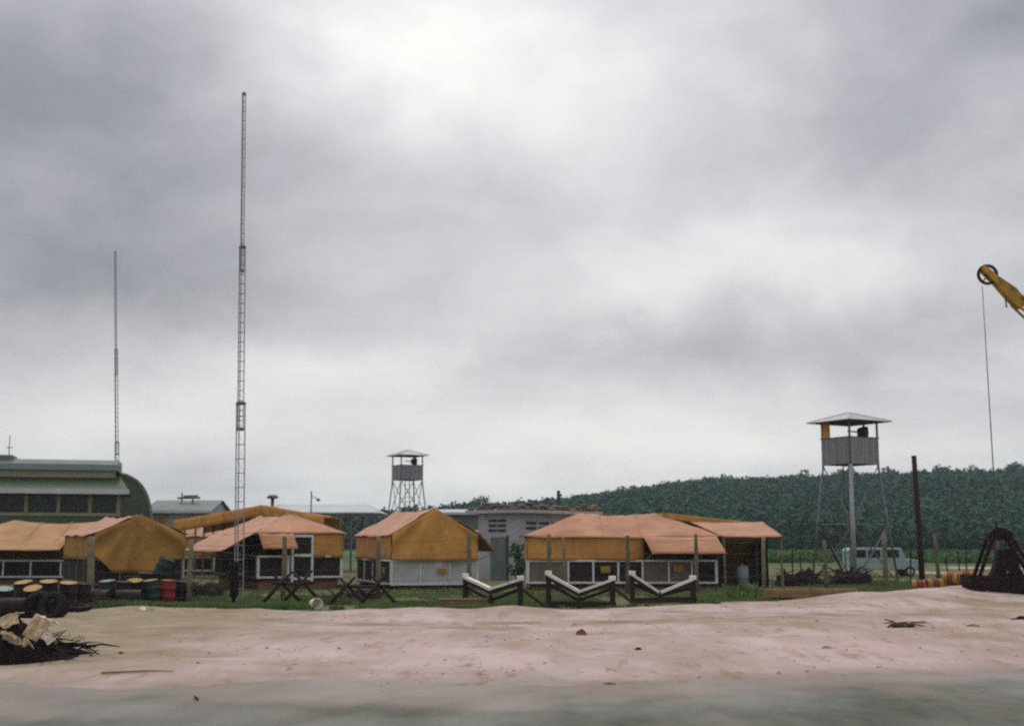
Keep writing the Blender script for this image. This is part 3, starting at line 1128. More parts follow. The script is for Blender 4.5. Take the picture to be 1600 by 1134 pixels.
# open-fronted shelter with pink roof, right
def shelter():
    d = 64.5
    x0, x1 = X(1128, d), X(1224, d)
    rx0, rx1 = X(1080, d + 2.6), X(1194, d + 2.6)
    ze, zr = Z(838, d), Z(815, d + 2.6)
    o = Vector(((x0 + x1) / 2, d, .13))
    t = thing('open_shelter', 'open fronted shelter with sloping pink canvas roof and dark interior beside the long tent', 'shelter', o)
    P = lambda x, y, z: Vector((x, y, z)) - o
    mb = MB()
    mb.patch(P(x0, d - .1, ze), P(x1, d - .1, ze), P(rx1, d + 2.6, zr), P(rx0, d + 2.6, zr), 14, 9, .03, .04, 0, 3)
    mb.patch(P(x1 - .3, d + 5.4, ze), P(x0, d + 5.4, ze), P(rx0, d + 2.6, zr), P(rx1, d + 2.6, zr), 14, 9, .03, .04, 0, 4)
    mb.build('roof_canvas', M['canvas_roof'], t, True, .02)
    mb = MB()
    mb.patch(P(x0 - .1, d + .4, ze + .05), P(rx0 - .04, d + 2.55, zr - .02), P(rx0 - .04, d + 2.55, zr - .22), P(x0 - .1, d + .4, ze - .2), 8, 2, .02)
    mb.build('gable_edge', M['dark_wood'], t, False, .03)
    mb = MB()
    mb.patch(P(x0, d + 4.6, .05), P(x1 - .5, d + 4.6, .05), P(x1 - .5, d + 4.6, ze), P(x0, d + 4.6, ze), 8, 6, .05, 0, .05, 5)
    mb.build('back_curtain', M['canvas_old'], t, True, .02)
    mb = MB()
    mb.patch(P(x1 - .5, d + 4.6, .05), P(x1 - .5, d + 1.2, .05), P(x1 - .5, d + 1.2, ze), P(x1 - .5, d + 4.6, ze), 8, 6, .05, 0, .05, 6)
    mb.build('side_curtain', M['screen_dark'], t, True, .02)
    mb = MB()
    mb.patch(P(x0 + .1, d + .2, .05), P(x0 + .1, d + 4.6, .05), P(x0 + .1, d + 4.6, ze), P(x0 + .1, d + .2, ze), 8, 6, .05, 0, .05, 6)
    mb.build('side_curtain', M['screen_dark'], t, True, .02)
    for px, dd in ((1132, d), (1183, d + .6), (1222, d + .1), (1222, d + 4.5), (1132, d + 4.4)):
        MB().tube(P(X(px, dd), dd, .0), P(X(px, dd), dd, ze), .08, .06, n=7).build('post', M['drum_teal'] if px == 1183 else M['post'], t)
    MB().beam(P(x0, d + .05, ze - .08), P(x1, d + .05, ze - .08), .1, .12).build('eave_beam', M['brown_wood'], t)


shelter()

# fly roof behind the shelter: only its right half shows above
fly('ochre canvas fly roof rising behind the pink roofed shelter', 905, 1040, 1196, 818, 801, 818, 76.0, 7, .38, (907, 1040, 1194), 13)


# ------------------------------------------------------------------ block house with sandbagged roof
def block_house():
    d = 78.0
    b = R(40)
    cx, cy = X(810, d), d
    wl_, wr_ = 3.25, 7.4
    zt = Z(801, d) - .13
    t = thing('block_house', 'pale lavender block house with sandbags along its flat roof between two tents', 'building', (cx, cy, .13), 0)
    ul = Vector((-math.cos(b), math.sin(b), 0))
    ur = Vector((math.sin(b), math.cos(b), 0))
    m = Matrix((ur, ul, Vector((0, 0, 1)))).transposed()

    def bx(u0, u1, v0, v1, z0, z1, name, ma, par=t):
        c_ = ur * ((u0 + u1) / 2) + ul * ((v0 + v1) / 2) + Vector((0, 0, (z0 + z1) / 2))
        return MB().box(c_, (u1 - u0, v1 - v0, z1 - z0), m).build(name, M[ma], par)
    bx(0, wr_, 0, wl_, 0, zt, 'wall', 'concrete')
    roof = bx(-.55, wr_ + .5, -.55, wl_ + .6, zt, zt + .2, 'roof_slab', 'concrete')
    # left face (u = 0): door, vents, pipe
    dr = bx(-.05, .02, .95, 2.2, 0.0, zt - 1.45, 'door', 'door_teal')
    bx(-.10, -.05, 1.5, 1.6, 1.0, 1.1, 'handle', 'steel', dr)
    bx(-.07, -.0, .78, .90, 0, zt - 1.35, 'drain_pipe', 'vent_dark')
    for r_ in range(3):
        for v0 in (1.0, 1.75):
            bx(-.04, .03, v0, v0 + .62, zt - .52 - r_ * .30, zt - .38 - r_ * .30, 'vent_slot', 'vent_dark')
            bx(-.12, .0, v0 - .03, v0 + .65, zt - .37 - r_ * .30, zt - .33 - r_ * .30, 'vent_hood', 'concrete')
    # right face (v = 0)
    for u0 in (.75, 2.0, 3.25, 4.5):
        for r_ in range(2):
            bx(u0, u0 + .95, -.04, .03, zt - .66 - r_ * .32, zt - .52 - r_ * .32, 'vent_slot', 'vent_dark')
            bx(u0 - .03, u0 + .98, -.12, .0, zt - .51 - r_ * .32, zt - .47 - r_ * .32, 'vent_hood', 'concrete')
    bx(.0, wr_, -.09, 0, zt - 1.35, zt - 1.2, 'ledge', 'concrete')
    # corner post, slightly proud
    # sandbags along the roof edge: one shape shared by all
    bag = MB()
    nb, na = 8, 7
    vs, fs = [], []
    for k in range(na):
        s = k / (na - 1) * 2 - 1
        w = (1 - abs(s) ** 4) ** .5 if abs(s) < 1 else 0.0
        w = max(w, .25)
        for i in range(nb):
            th = 2 * math.pi * i / nb
            vs.append((s * .30, w * .17 * math.cos(th), w * .085 * math.sin(th) * (1 + .2 * math.cos(3 * s))))
    for k in range(na - 1):
        for i in range(nb):
            j = (i + 1) % nb
            fs.append((k * nb + i, k * nb + j, (k + 1) * nb + j, (k + 1) * nb + i))
    fs += [tuple(range(nb)), tuple(range((na - 1) * nb, na * nb))]
    bag.add(vs, fs)
    bme = bag.mesh('sandbag', M['sandbag'], True)
    rr = random.Random(3)

    def put(u, v, z, ang):
        o = bpy.data.objects.new('sandbag', bme)
        COL.objects.link(o)
        o.parent = roof
        o.location = ur * u + ul * v + Vector((0, 0, z))
        o.rotation_euler = (rr.uniform(-.15, .15), rr.uniform(-.15, .15), ang + rr.uniform(-.25, .25))
        o.scale = (rr.uniform(.85, 1.1), rr.uniform(.9, 1.15), rr.uniform(.85, 1.2))
    au, al = math.atan2(ur.y, ur.x), math.atan2(ul.y, ul.x)
    for layer in range(3):
        u = -.3 + .2 * layer
        while u < wr_ + .35:
            if rr.random() > (.0, .08, .8)[layer]:
                put(u, -.32, zt + .28 + layer * .145, au)
            u += rr.uniform(.5, .6)
        v = .25 + .2 * layer
        while v < wl_ + .5:
            if rr.random() > (.0, .2, .6)[layer]:
                put(-.30, v, zt + .28 + layer * .145, al)
            v += rr.uniform(.5, .6)
    pz = zt + .2
    pu = 5.5
    c_ = ur * pu + ul * 1.2
    MB().tube(c_ + Vector((0, 0, pz)), c_ + Vector((0, 0, pz + 1.35)), .11, n=10).build('stovepipe', M['vent_dark'], t)


block_house()

# shrub against the block house
def shrub(px, d, hgt, rad, label, seed):
    x = X(px, d)
    t = thing('shrub', label, 'shrub', (x, d, G(x, d)))
    r = np.random.default_rng(seed)
    n = 9
    cs = np.stack([r.normal(0, rad * .4, n), r.normal(0, rad * .4, n), r.uniform(.25, .85, n) * hgt], 1)
    v = leaf_blobs(cs, r.uniform(.3, .55, n) * rad, 70, .14, 1.0, seed)
    c = fastmesh('foliage', v, np.arange(len(v)), 4, M['leaf_mid'])
    c.parent = t
    mb = MB()
    for k in range(5):
        mb.path([(0, 0, -.1), tuple(cs[k] * .6), tuple(cs[k])], [.05, .035, .015], 5)
    mb.build('stem', M['bark'], t, True)


shrub(811, 72.5, 2.6, .75, 'dark leafy shrub growing against the corner of the block house', 5)


# ------------------------------------------------------------------ watchtowers
def watchtower(label, px, d, near_px_rot, eave_y, apex_y, par_top_y, par_bot_y, zbase, side, roof_side, panel, splay, group='watchtowers', near=.075):
    x = X(px, d, 700)
    t = thing('watchtower', label, 'watchtower', (x, d, zbase), near_px_rot, group)
    ze, za = Z(eave_y, d) - zbase, Z(apex_y, d) - zbase
    zt, zb = Z(par_top_y, d) - zbase, Z(par_bot_y, d) - zbase
    s, rs = side / 2, roof_side / 2
    # roof: shallow pyramid of sheet metal with an underside
    mb = MB()
    cor = [(-rs, -rs, ze), (rs, -rs, ze), (rs, rs, ze), (-rs, rs, ze)]
    mb.add(cor + [(0, 0, za)], [(0, 1, 4), (1, 2, 4), (2, 3, 4), (3, 0, 4)])
    roof = mb.build('roof', M['tower_roof'], t, False, .03)
    for k in range(4):
        MB().beam(Vector(cor[k]) + Vector((0, 0, .03)), (0, 0, za + .03), .07, .03).build('hip_cap', M['tower_roof'], roof)
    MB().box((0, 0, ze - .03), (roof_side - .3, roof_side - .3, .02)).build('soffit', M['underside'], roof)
    # corner posts of the cabin
    cs = [(-s, -s), (s, -s), (s, s), (-s, s)]
    for (cx_, cy_) in cs:
        MB().beam((cx_, cy_, zb - .25), (cx_, cy_, ze), .09, .09).build('corner_post', M['steel_dark'], t)
    MB().box((0, 0, zb + .04), (side + .1, side + .1, .10)).build('floor', M['underside'], t)
    # parapet of upright boards on each face
    nb = 8
    for k in range(4):
        (ax, ay), (bx_, by_) = cs[k], cs[(k + 1) % 4]
        u = Vector((bx_ - ax, by_ - ay, 0)).normalized()
        n = Vector((u.y, -u.x, 0))
        ang = math.atan2(u.y, u.x)
        m = Matrix.Rotation(ang, 3, 'Z')
        wb = side / nb
        for i in range(nb):
            c_ = Vector((ax, ay, 0)) + u * ((i + .5) * wb) + n * (.06 + random.uniform(0, .012)) + Vector((0, 0, (zt + zb) / 2 + random.uniform(-.015, .015)))
            MB().box(c_, (wb - .015, .03, zt - zb), m).build('board', M['tower_board'], t)
        c_ = Vector((ax, ay, 0)) + u * (side / 2) + n * .06 + Vector((0, 0, zt + .03))
        MB().box(c_, (side + .14, .09, .06), m).build('hand_rail', M['steel_dark'], t)
    # curtain panel in one opening
    if panel:
        c_ = Vector((-s, -s + side - .38, 0))
        MB().box((-s - .02, s - .32, (ze + zt) / 2 + .02), (.03, .62, ze - zt - .1)).build('curtain', M['canvas_wall'], t)
    # legs
    z0, z1 = 0.0, zb - .05
    k2 = 1 + splay
    feet = [Vector((cx_ * k2, cy_ * k2, z0)) for cx_, cy_ in cs]
    tops = [Vector((cx_, cy_, z1)) for cx_, cy_ in cs]
    for f, p in zip(feet, tops):
        rl = near if f == feet[0] else .065
        lg = MB().tube(f, p, rl, rl * .9, n=8).build('leg', M['steel_light'] if f == feet[0] else M['steel'], t, True)
    nlev = 2
    lv = [i / nlev for i in range(nlev + 1)]
    for k in range(4):
        f0, f1, p0, p1 = feet[k], feet[(k + 1) % 4], tops[k], tops[(k + 1) % 4]
        for i in range(nlev):
            a0, a1 = f0.lerp(p0, lv[i]), f0.lerp(p0, lv[i + 1])
            b0, b1 = f1.lerp(p1, lv[i]), f1.lerp(p1, lv[i + 1])
            MB().tube(a0, b1, .032, n=6).build('brace', M['steel'], t)
            MB().tube(b0, a1, .032, n=6).build('brace', M['steel'], t)
            if i > 0:
                MB().tube(a0, b0, .03, n=6).build('brace', M['steel'], t)
    # ladder up the back
    up = Vector((.0, .0, 0))
    for sx in (-.2, .2):
        MB().beam((s * .45 + sx, s * .9, 0), (s * .25 + sx, s * .6, zb), .05, .05).build('ladder_rail', M['steel_dark'], t)
    for i in range(int(zb / .38)):
        q = (i + .5) * .38 / zb
        c_ = Vector((s * .45, s * .9, 0)).lerp(Vector((s * .25, s * .6, zb)), q)
        MB().tube(c_ - Vector((.2, 0, 0)), c_ + Vector((.2, 0, 0)), .018, n=5).build('rung', M['steel_dark'], t)
    return t, ze, zt


def searchlight(x, y, ztop, label, yaw, sc=1.0):
    t = thing('searchlight', label, 'searchlight', (x, y, ztop), yaw, 'searchlights under the tower roofs')
    MB().tube((0, 0, 0), (0, 0, -.22 * sc), .05 * sc, n=8).build('hanger', M['vent_dark'], t)
    mb = MB()
    mb.lathe([(0.0, -.30 * sc), (.17 * sc, -.28 * sc), (.25 * sc, -.1 * sc), (.27 * sc, .16 * sc), (.25 * sc, .18 * sc), (.23 * sc, .1 * sc), (0, .06 * sc)], 16, 'x', (0, 0, -.42 * sc))
    mb.build('lamp_housing', M['vent_dark'], t, True)
    MB().tube((-.28 * sc, 0, -.40 * sc), (-.72 * sc, .0, -.36 * sc), .035 * sc, n=6).build('handle', M['vent_dark'], t)
    for s in (-1, 1):
        MB().beam((0, s * .29 * sc, -.2 * sc), (0, s * .29 * sc, -.46 * sc), .03, .05).build('yoke', M['vent_dark'], t)
    MB().beam((0, -.3 * sc, -.2 * sc), (0, .3 * sc, -.2 * sc), .05, .03).build('yoke', M['vent_dark'], t)


d = 72.0
side = (X(1370, d, 700) - X(1287, d, 700)) / math.sqrt(2)
rsd = (X(1392, d, 655) - X(1262, d, 655)) / math.sqrt(2)
watchtower('near grey watchtower with brown curtain in its open cabin, right of the tents', 1328, d, R(45) - math.atan(528 / F), 660, 645, 686, 726, .12, side, rsd, True, .55, near=.13)
p = W(1349, 660, d + .25)
searchlight(p.x, p.y, p.z - .03, 'dark searchlight hanging from the roof of the near watchtower', R(-8), 1.25)
d = 112.0
rot2 = R(27)
side = (X(660, d, 740) - X(614, d, 740)) / 1.30
rsd = (X(670, d, 710) - X(603, d, 710)) / 1.30
watchtower('far small watchtower rising behind the gable ended ochre tent', 637, d, rot2, 712, 703, 728, 750, .1, side, rsd, False, .7)
p = W(648, 712, d + .1)
searchlight(p.x, p.y, p.z - .02, 'dark searchlight hanging from the roof of the far watchtower', R(0), 1.15)


# ------------------------------------------------------------------ radio masts
def mast(label, px_b, py_b, px_t, py_t, d, sections, zb):
    b = W(px_b, py_b, d)
    b.z = zb
    tp = W(px_t, py_t, d)
    t = thing('radio_mast', label, 'mast', b, 0, 'lattice radio masts')
    ax = tp - b
    Lm = ax.length
    axn = ax.normalized()
    ux = Vector((1, 0, 0))
    uy = axn.cross(ux).normalized()
    ux = uy.cross(axn)

    def P(s, k, w):
        th = math.pi / 2 + 2 * math.pi * k / 3 + math.pi
        return axn * s + (ux * math.cos(th) + uy * math.sin(th)) * w * .62
    for (y0, y1, w, rt) in sections:
        s0 = max(0, (W(px_b, y0, d).z - zb))
        s1 = min(Lm, (W(px_b, y1, d).z - zb))
        sec = MB()
        for k in range(3):
            sec.tube(P(s0, k, w), P(s1, k, w), rt, n=6)
        so = sec.build('mast_section', M['mast'], t)
        st = max(.36, w * 1.7)
        nr = int((s1 - s0) / st)
        rg = MB()
        for i in range(nr + 1):
            s = s0 + (s1 - s0) * i / max(nr, 1)
            for k in range(3):
                rg.tube(P(s, k, w), P(s, (k + 1) % 3, w), rt * .62, n=5)
                if i < nr:
                    s2 = s0 + (s1 - s0) * (i + 1) / nr
                    rg.tube(P(s, k, w), P(s2, (k + 1) % 3, w), rt * .16, n=4)
        o = rg.build('lacing', M['mast'], so)
        o['kind'] = 'stuff'
        for s in (s0 + .05, s1 - .05):
            cl = MB()
            for k in range(3):
                cl.beam(P(s, k, w * 1.12), P(s, (k + 1) % 3, w * 1.12), .03, .10)
            cl.build('collar', M['steel_dark'], t)
    return t


d = 48.0
mast('tall lattice radio mast standing at the edge of the sand by the dark stump', 372, 948, 381, 145, d,
     [(948, 628, .30, .022), (672, 384, .205, .020), (425, 145, .115, .018)], G(X(372, d), d))
mast('shorter thin radio mast rising behind the green building', 183, 900, 180, 392, 108.0,
     [(900, 690, .30, .03), (710, 545, .23, .028), (585, 392, .14, .026)], .1)


# ------------------------------------------------------------------ buildings on the left and far roofs
def green_building():
    d = 88.0
    xr = X(190, d)
    Lb = 14.0
    o = Vector((xr - Lb, d, .13))
    rt = R(15)
    t = thing('clerestory_building', 'green building with clerestory windows at the left edge, above the tan tent', 'building',
              (xr - Lb * math.cos(rt), d - Lb * math.sin(rt), .13), rt)
    zz = lambda y: Z(y, d) - .13
    P = lambda x, y, z: Vector((x - o.x, y - o.y, z))
    Wd = 7.0
    xw = xr - .25
    MB().box(((xw - (xr - Lb)) / 2, Wd / 2 + .3, zz(806) / 2), (xw - (xr - Lb), Wd, zz(806))).build('wall', M['green_paint'], t)
    # clerestory band with windows
    zs, zh = zz(803), zz(769)
    MB().box((Lb / 2 - .12, Wd / 2 + .5, (zs + zh) / 2), (Lb - .3, Wd - .5, zh - zs)).build('clerestory_wall', M['vent_dark'], t)
    MB().box((Lb / 2 - .12, .40, zs - .02), (Lb - .25, .35, .22)).build('sill', M['green_pale'], t)
    xs = [185, 143, 96, 49, 2, -45, -92, -139]
    prev = None
    for px in xs:
        x = X(px, d, 785)
        MB().box(P(x, d + .55, 0) + Vector((0, 0, (zs + zh) / 2 + .04)), (.24, .2, zh - zs - .14)).build('mullion', M['green_pale'], t)
        if prev is not None:
            wdt = prev - x - .24
            w = MB().box(P((prev + x) / 2, d + .68, 0) + Vector((0, 0, (zs + zh) / 2 + .05)), (wdt, .04, zh - zs - .2)).build('window', M['glass'], t)
            MB().box(P((prev + x) / 2, d + .63, 0) + Vector((0, 0, zs + .42)), (wdt, .05, .06)).build('sash_bar', M['green_paint'], w)
        prev = x
    # lower roof: slopes from eave up to the monitor
    e0 = zz(768)
    mb = MB()
    yr = 3.4
    mb.patch((-.4, -.5, e0), (Lb + .25, -.5, e0), (Lb - .7, yr, zz(742) + .35), (-.4, yr, zz(742) + .35), 12, 6, .03)
    mb.patch((Lb + .25, Wd + 1.2, e0), (-.4, Wd + 1.2, e0), (-.4, yr + .6, zz(742) + .35), (Lb - .7, yr + .6, zz(742) + .35), 12, 6, .03)
    mb.patch((Lb + .25, -.5, e0), (Lb + .25, Wd + 1.2, e0), (Lb - .7, yr + .6, zz(742) + .35), (Lb - .7, yr, zz(742) + .35), 6, 6, .02)
    mb.build('lower_roof', M['green_paint'], t, False, .08)
    MB().box((Lb / 2 - .05, -.55, e0 - .02), (Lb + .7, .10, .34)).build('eave_board', M['roof_lightgrey'], t)
    # monitor
    xm = X(174, d) - o.x
    z2, z3 = zz(748), zz(728)
    MB().box((xm / 2, 3.2, (z2 + z3) / 2), (xm - .1, 3.2, z3 - z2 + .6)).build('monitor_wall', M['green_paint'], t)
    MB().box((xm / 2, 1.5, (zz(745) + zz(733)) / 2), (xm, .12, zz(733) - zz(745))).build('fascia', M['green_pale'], t)
    mb = MB()
    prof = []
    for k in range(9):
        th = math.pi * k / 8
        prof.append((1.25 + 3.9 * (1 - math.cos(th)) / 2, zz(734) + .8 * math.sin(th) ** .7))
    vs, fs = [], []
    for xx in (-.4, xm + .05, xm + .25):
        for (y, z) in prof:
            vs.append((xx, y if xx < xm + .2 else y * .9 + .3, z if xx < xm + .2 else z - .12))
    npf = len(prof)
    for a_ in range(2):
        for k in range(npf - 1):
            fs.append((a_ * npf + k, a_ * npf + k + 1, (a_ + 1) * npf + k + 1, (a_ + 1) * npf + k))
    fs.append(tuple(range(2 * npf, 3 * npf)))
    mb.add(vs, fs)
    mb.build('monitor_roof', M['roof_grey'], t, False, .08)
    # low second step of the roof at the far left
    MB().box((X(18, d) - o.x - 4.2, 3.2, zz(717)), (8.4, 2.8, .6)).build('roof_step', M['roof_grey'], t, bevel=.12)
    return t


green_building()


def quonset():
    d = 99.0
    xr = X(236, d)
    hw = 5.2
    zt = Z(738, d)
    t = thing('arched_hut', 'dark green arched hut with pale rim behind the clerestory building', 'building', (xr - hw * math.cos(R(15)), d - hw * math.sin(R(15)), .1), R(15))
    n = 26
    prof = []
    for k in range(n + 1):
        th = math.pi * k / n
        c_, s_ = math.cos(th), math.sin(th)
        prof.append((hw * math.copysign(abs(c_) ** .5, c_), (zt - .1) * abs(s_) ** .5))
    for name, y0, y1, gr, ma in (('shell', 0, 6.0, 0.0, 'roof_lightgrey'), ('rim', -.12, .12, .06, 'green_pale')):
        vs, fs = [], []
        for y in (y0, y1):
            for (x, z) in prof:
                vs.append((x * (1 + gr / hw), y, z + gr))
        for k in range(n):
            fs.append((k, k + 1, n + 2 + k, n + 1 + k))
        mb = MB()
        mb.add(vs, fs)
        mb.build(name, M[ma], t, True, .12)
    for y in (.06, 5.9):
        mb = MB()
        mb.add([(x * .99, y, z * .995) for x, z in prof], [tuple(range(n + 1))])
        mb.build('end_wall', M['green_paint'], t, False, .06)
    return t


quonset()


def low_building(label, px0, px1, y_eave, y_ridge, d, depth, wallm, roofm, zfloor=.1):
    x0, x1 = X(px0, d), X(px1, d)
    t = thing('low_building', label, 'building', ((x0 + x1) / 2, d, zfloor))
    ze, zr = Z(y_eave, d) - zfloor, Z(y_ridge, d + depth / 2) - zfloor
    Lh = (x1 - x0) / 2
    MB().box((0, depth / 2, ze / 2), (2 * Lh - .5, depth - .5, ze)).build('wall', M[wallm], t)
    mb = MB()
    mb.patch((-Lh, -.3, ze - .05), (Lh, -.3, ze - .05), (Lh, depth / 2, zr), (-Lh, depth / 2, zr), 10, 3, .02)
    mb.patch((Lh, depth + .3, ze - .05), (-Lh, depth + .3, ze - .05), (-Lh, depth / 2, zr), (Lh, depth / 2, zr), 10, 3, .02)
    mb.build('roof', M[roofm], t, False, .08)
    for s in (-1, 1):
        mb = MB()
        mb.add([(s * (Lh - .27), .2, ze - .05), (s * (Lh - .27), depth - .2, ze - .05), (s * (Lh - .27), depth / 2, zr - .06)], [(0, 1, 2)])
        mb.build('gable', M[wallm], t, False, .05)
    MB().box((0, -.32, ze - .12), (2 * Lh, .06, .2)).build('fascia', M['roof_lightgrey'], t)
    return t, Lh, ze, zr


lb, Lh, ze, zr = low_building('low grey roofed building between the arched hut and the ochre fly', 222, 330, 797, 782, 104.0, 7, 'concrete', 'roof_grey')
xx = X(252, 104) - lb.location.x
MB().lathe([(0, -.03), (.36, -.03), (.36, .03), (0, .03)], 16, 'y', (xx, .16, Z(808, 104) - .1)).build('round_sign', M['yellow'], lb, False)
# platform frame above that roof
t = thing('roof_frame', 'small dark frame of beams standing on the low grey roof', 'frame', (X(292, 106), 106.5, Z(786, 106.5)))
kx = 106.5 / F
MB().beam((-.75, 0, -.3), (-.75, 0, .85), .10, .10).build('post', M['steel_dark'], t)
MB().beam((.15, 0, -.3), (.15, 0, .4), .12, .12).build('post', M['steel_dark'], t)
MB().beam((-1.1, 0, .42), (.75, 0, .46), .16, .16).build('beam', M['steel_dark'], t)
MB().beam((-.6, 0, .58), (.55, 0, .62), .3, .12).build('beam', M['steel_dark'], t)


def open_shed():
    d = 101.0
    px0, px1 = 440, 590
    x0, x1 = X(px0, d), X(px1, d)
    t = thing('open_shed', 'open sided shed with flat grey roof and V braces left of the gable ended tent', 'shed', ((x0 + x1) / 2, d, .1))
    ze = Z(801, d) - .1
    zr = Z(786, d) - .1
    Lh = (x1 - x0) / 2
    mb = MB()
    mb.patch((-Lh - 1.2, 0, ze), (Lh, 0, ze), (Lh - 1.3, 4, zr), (-Lh - 1.2, 4, zr), 10, 4, .02)
    mb.patch((Lh, 8, ze), (-Lh - 1.2, 8, ze), (-Lh - 1.2, 4, zr), (Lh - 1.3, 4, zr), 10, 4, .02)
    mb.patch((Lh, 0, ze), (Lh, 8, ze), (Lh - 1.3, 4, zr), (Lh - 1.3, 4, zr), 6, 4, .02)
    mb.build('roof', M['roof_lightgrey'], t, False, .1)
    MB().beam((-Lh - 1.2, .2, ze - .16), (Lh, .2, ze - .16), .15, .25).build('eave_beam', M['steel_dark'], t)
    for px in (453, 500, 547, 583):
        x = X(px, d) - t.location.x
        for y in (.3, 7.6):
            MB().beam((x, y, 0), (x, y, ze - .2), .16, .16).build('post', M['steel_dark'], t)
            for s in (-1, 1):
                MB().beam((x, y, ze - 1.5), (x + s * 1.1, y, ze - .2), .10, .12).build('brace', M['steel_dark'], t)
    return t


open_shed()
low_building('distant long grey roof between the gable ended tent and the block house', 668, 775, 800, 796, 118.0, 6, 'roof_grey', 'roof_lightgrey')

t = thing('roof_ventilator', 'dark T shaped ventilator showing above the ochre fly', 'ventilator', (X(423, 104), 104, .1))
zt = Z(777, 104) - .1
MB().tube((0, 0, 0), (0, 0, zt), .16, .14, n=8).build('pipe', M['steel_dark'], t, True)
MB().lathe([(0, zt - .1), (.42, zt - .08), (.48, zt + .05), (.3, zt + .2), (0, zt + .25)], 12).build('cowl', M['steel_dark'], t, True)
t = thing('lamp_post', 'thin post with a small lamp arm above the open shed', 'lamp post', (X(484, 99.5), 99.5, .1))
zt = Z(767, 99.5) - .1
MB().tube((0, 0, 0), (0, 0, zt), .06, .05, n=6).build('pole', M['steel_dark'], t)
MB().tube((0, 0, zt - .35), (.5, 0, zt - .62), .03, n=5).build('arm', M['steel_dark'], t)
MB().lathe([(0, -.12), (.16, -.1), (.12, .08), (0, .12)], 10, 'z', (.55, 0, zt - .66)).build('lamp_head', M['steel_dark'], t, True)
t = thing('aerial', 'short thin aerial at the far left above the green building', 'aerial', (X(4, 96), 96, .1))
zt = Z(680, 96) - .1
MB().tube((0, 0, 0), (0, 0, zt), .06, .03, n=6).build('pole', M['steel_dark'], t)
MB().beam((-.25, 0, zt - .9), (.25, 0, zt - .9), .05, .05).build('cross_arm', M['steel_dark'], t)


# ------------------------------------------------------------------ pole, fence
def leaning_pole():
    d = 66.0
    b, tp = W(1441, 905, d), W(1428, 713, d)
    b.z = G(b.x, d) - .1
    t = thing('utility_pole', 'tall dark bare wooden pole between the near tower and the crane bucket', 'pole', b)
    v = tp - b
    MB().path([(0, 0, 0), v * .35 + Vector((.02, 0, 0)), v * .7, v], [.15, .145, .135, .125], 10).build('shaft', M['dark_wood'], t, True)
    MB().box(v + Vector((0, 0, .02)), (.22, .22, .05)).build('cap', M['dark_wood'], t)


leaning_pole()


def fence():
    spec = [(145, 46, 838, -.10), (296, 48, 842, .06), (443, 50, 838, .0), (591, 52, 838, .02), (735, 53.5, 830, -.06), (857, 55, 834, .02), (884, 55.6, 838, -.08),
            (980, 56.5, 836, .03), (1089, 58, 834, -.02), (1193, 60, 838, .05), (1291, 62, 843, -.06), (1383, 65, 832, .04), (1467, 67, 832, -.13), (1560, 69, 836, .05), (1680, 71, 836, 0)]
    px0, d0 = spec[0][:2]
    t = thing('wire_fence', 'barbed wire fence on rough grey posts along the front of the tents', 'fence', (X(800, 54), 54, 0))
    o = t.location.copy()
    prev = None
    r = random.Random(4)
    lines = {k: [] for k in range(5)}
    for px, d, yt, lean in spec:
        x = X(px, d)
        zb, zt = G(x, d) - .15, Z(yt, d)
        b = Vector((x, d, zb)) - o
        e = Vector((x + lean, d + r.uniform(-.08, .08), zt)) - o
        rr_ = .10 if px not in (1383, 145) else .13
        if px == 884:
            rr_ = .06
        MB().path([b, b.lerp(e, .4) + Vector((r.uniform(-.03, .03), 0, 0)), b.lerp(e, .75) + Vector((r.uniform(-.03, .03), 0, 0)), e],
                  [rr_ * 1.1, rr_, rr_ * .95, rr_ * .85], 9).build('fence_post', M['post'], t, True)
        if px != 884:
            for k in range(5):
                lines[k].append(b.lerp(e, .15 + .19 * k))
    # stray posts leaning
    for k, pts in lines.items():
        full = []
        for i in range(len(pts) - 1):
            for s in range(6):
                q = s / 6
                p_ = pts[i].lerp(pts[i + 1], q)
                p_.z -= .08 * 4 * q * (1 - q)
                full.append(p_ - Vector((0, .1, 0)))
        full.append(pts[-1])
        MB().path(full, .006, 4).build('wire', M['wire'], t)


fence()


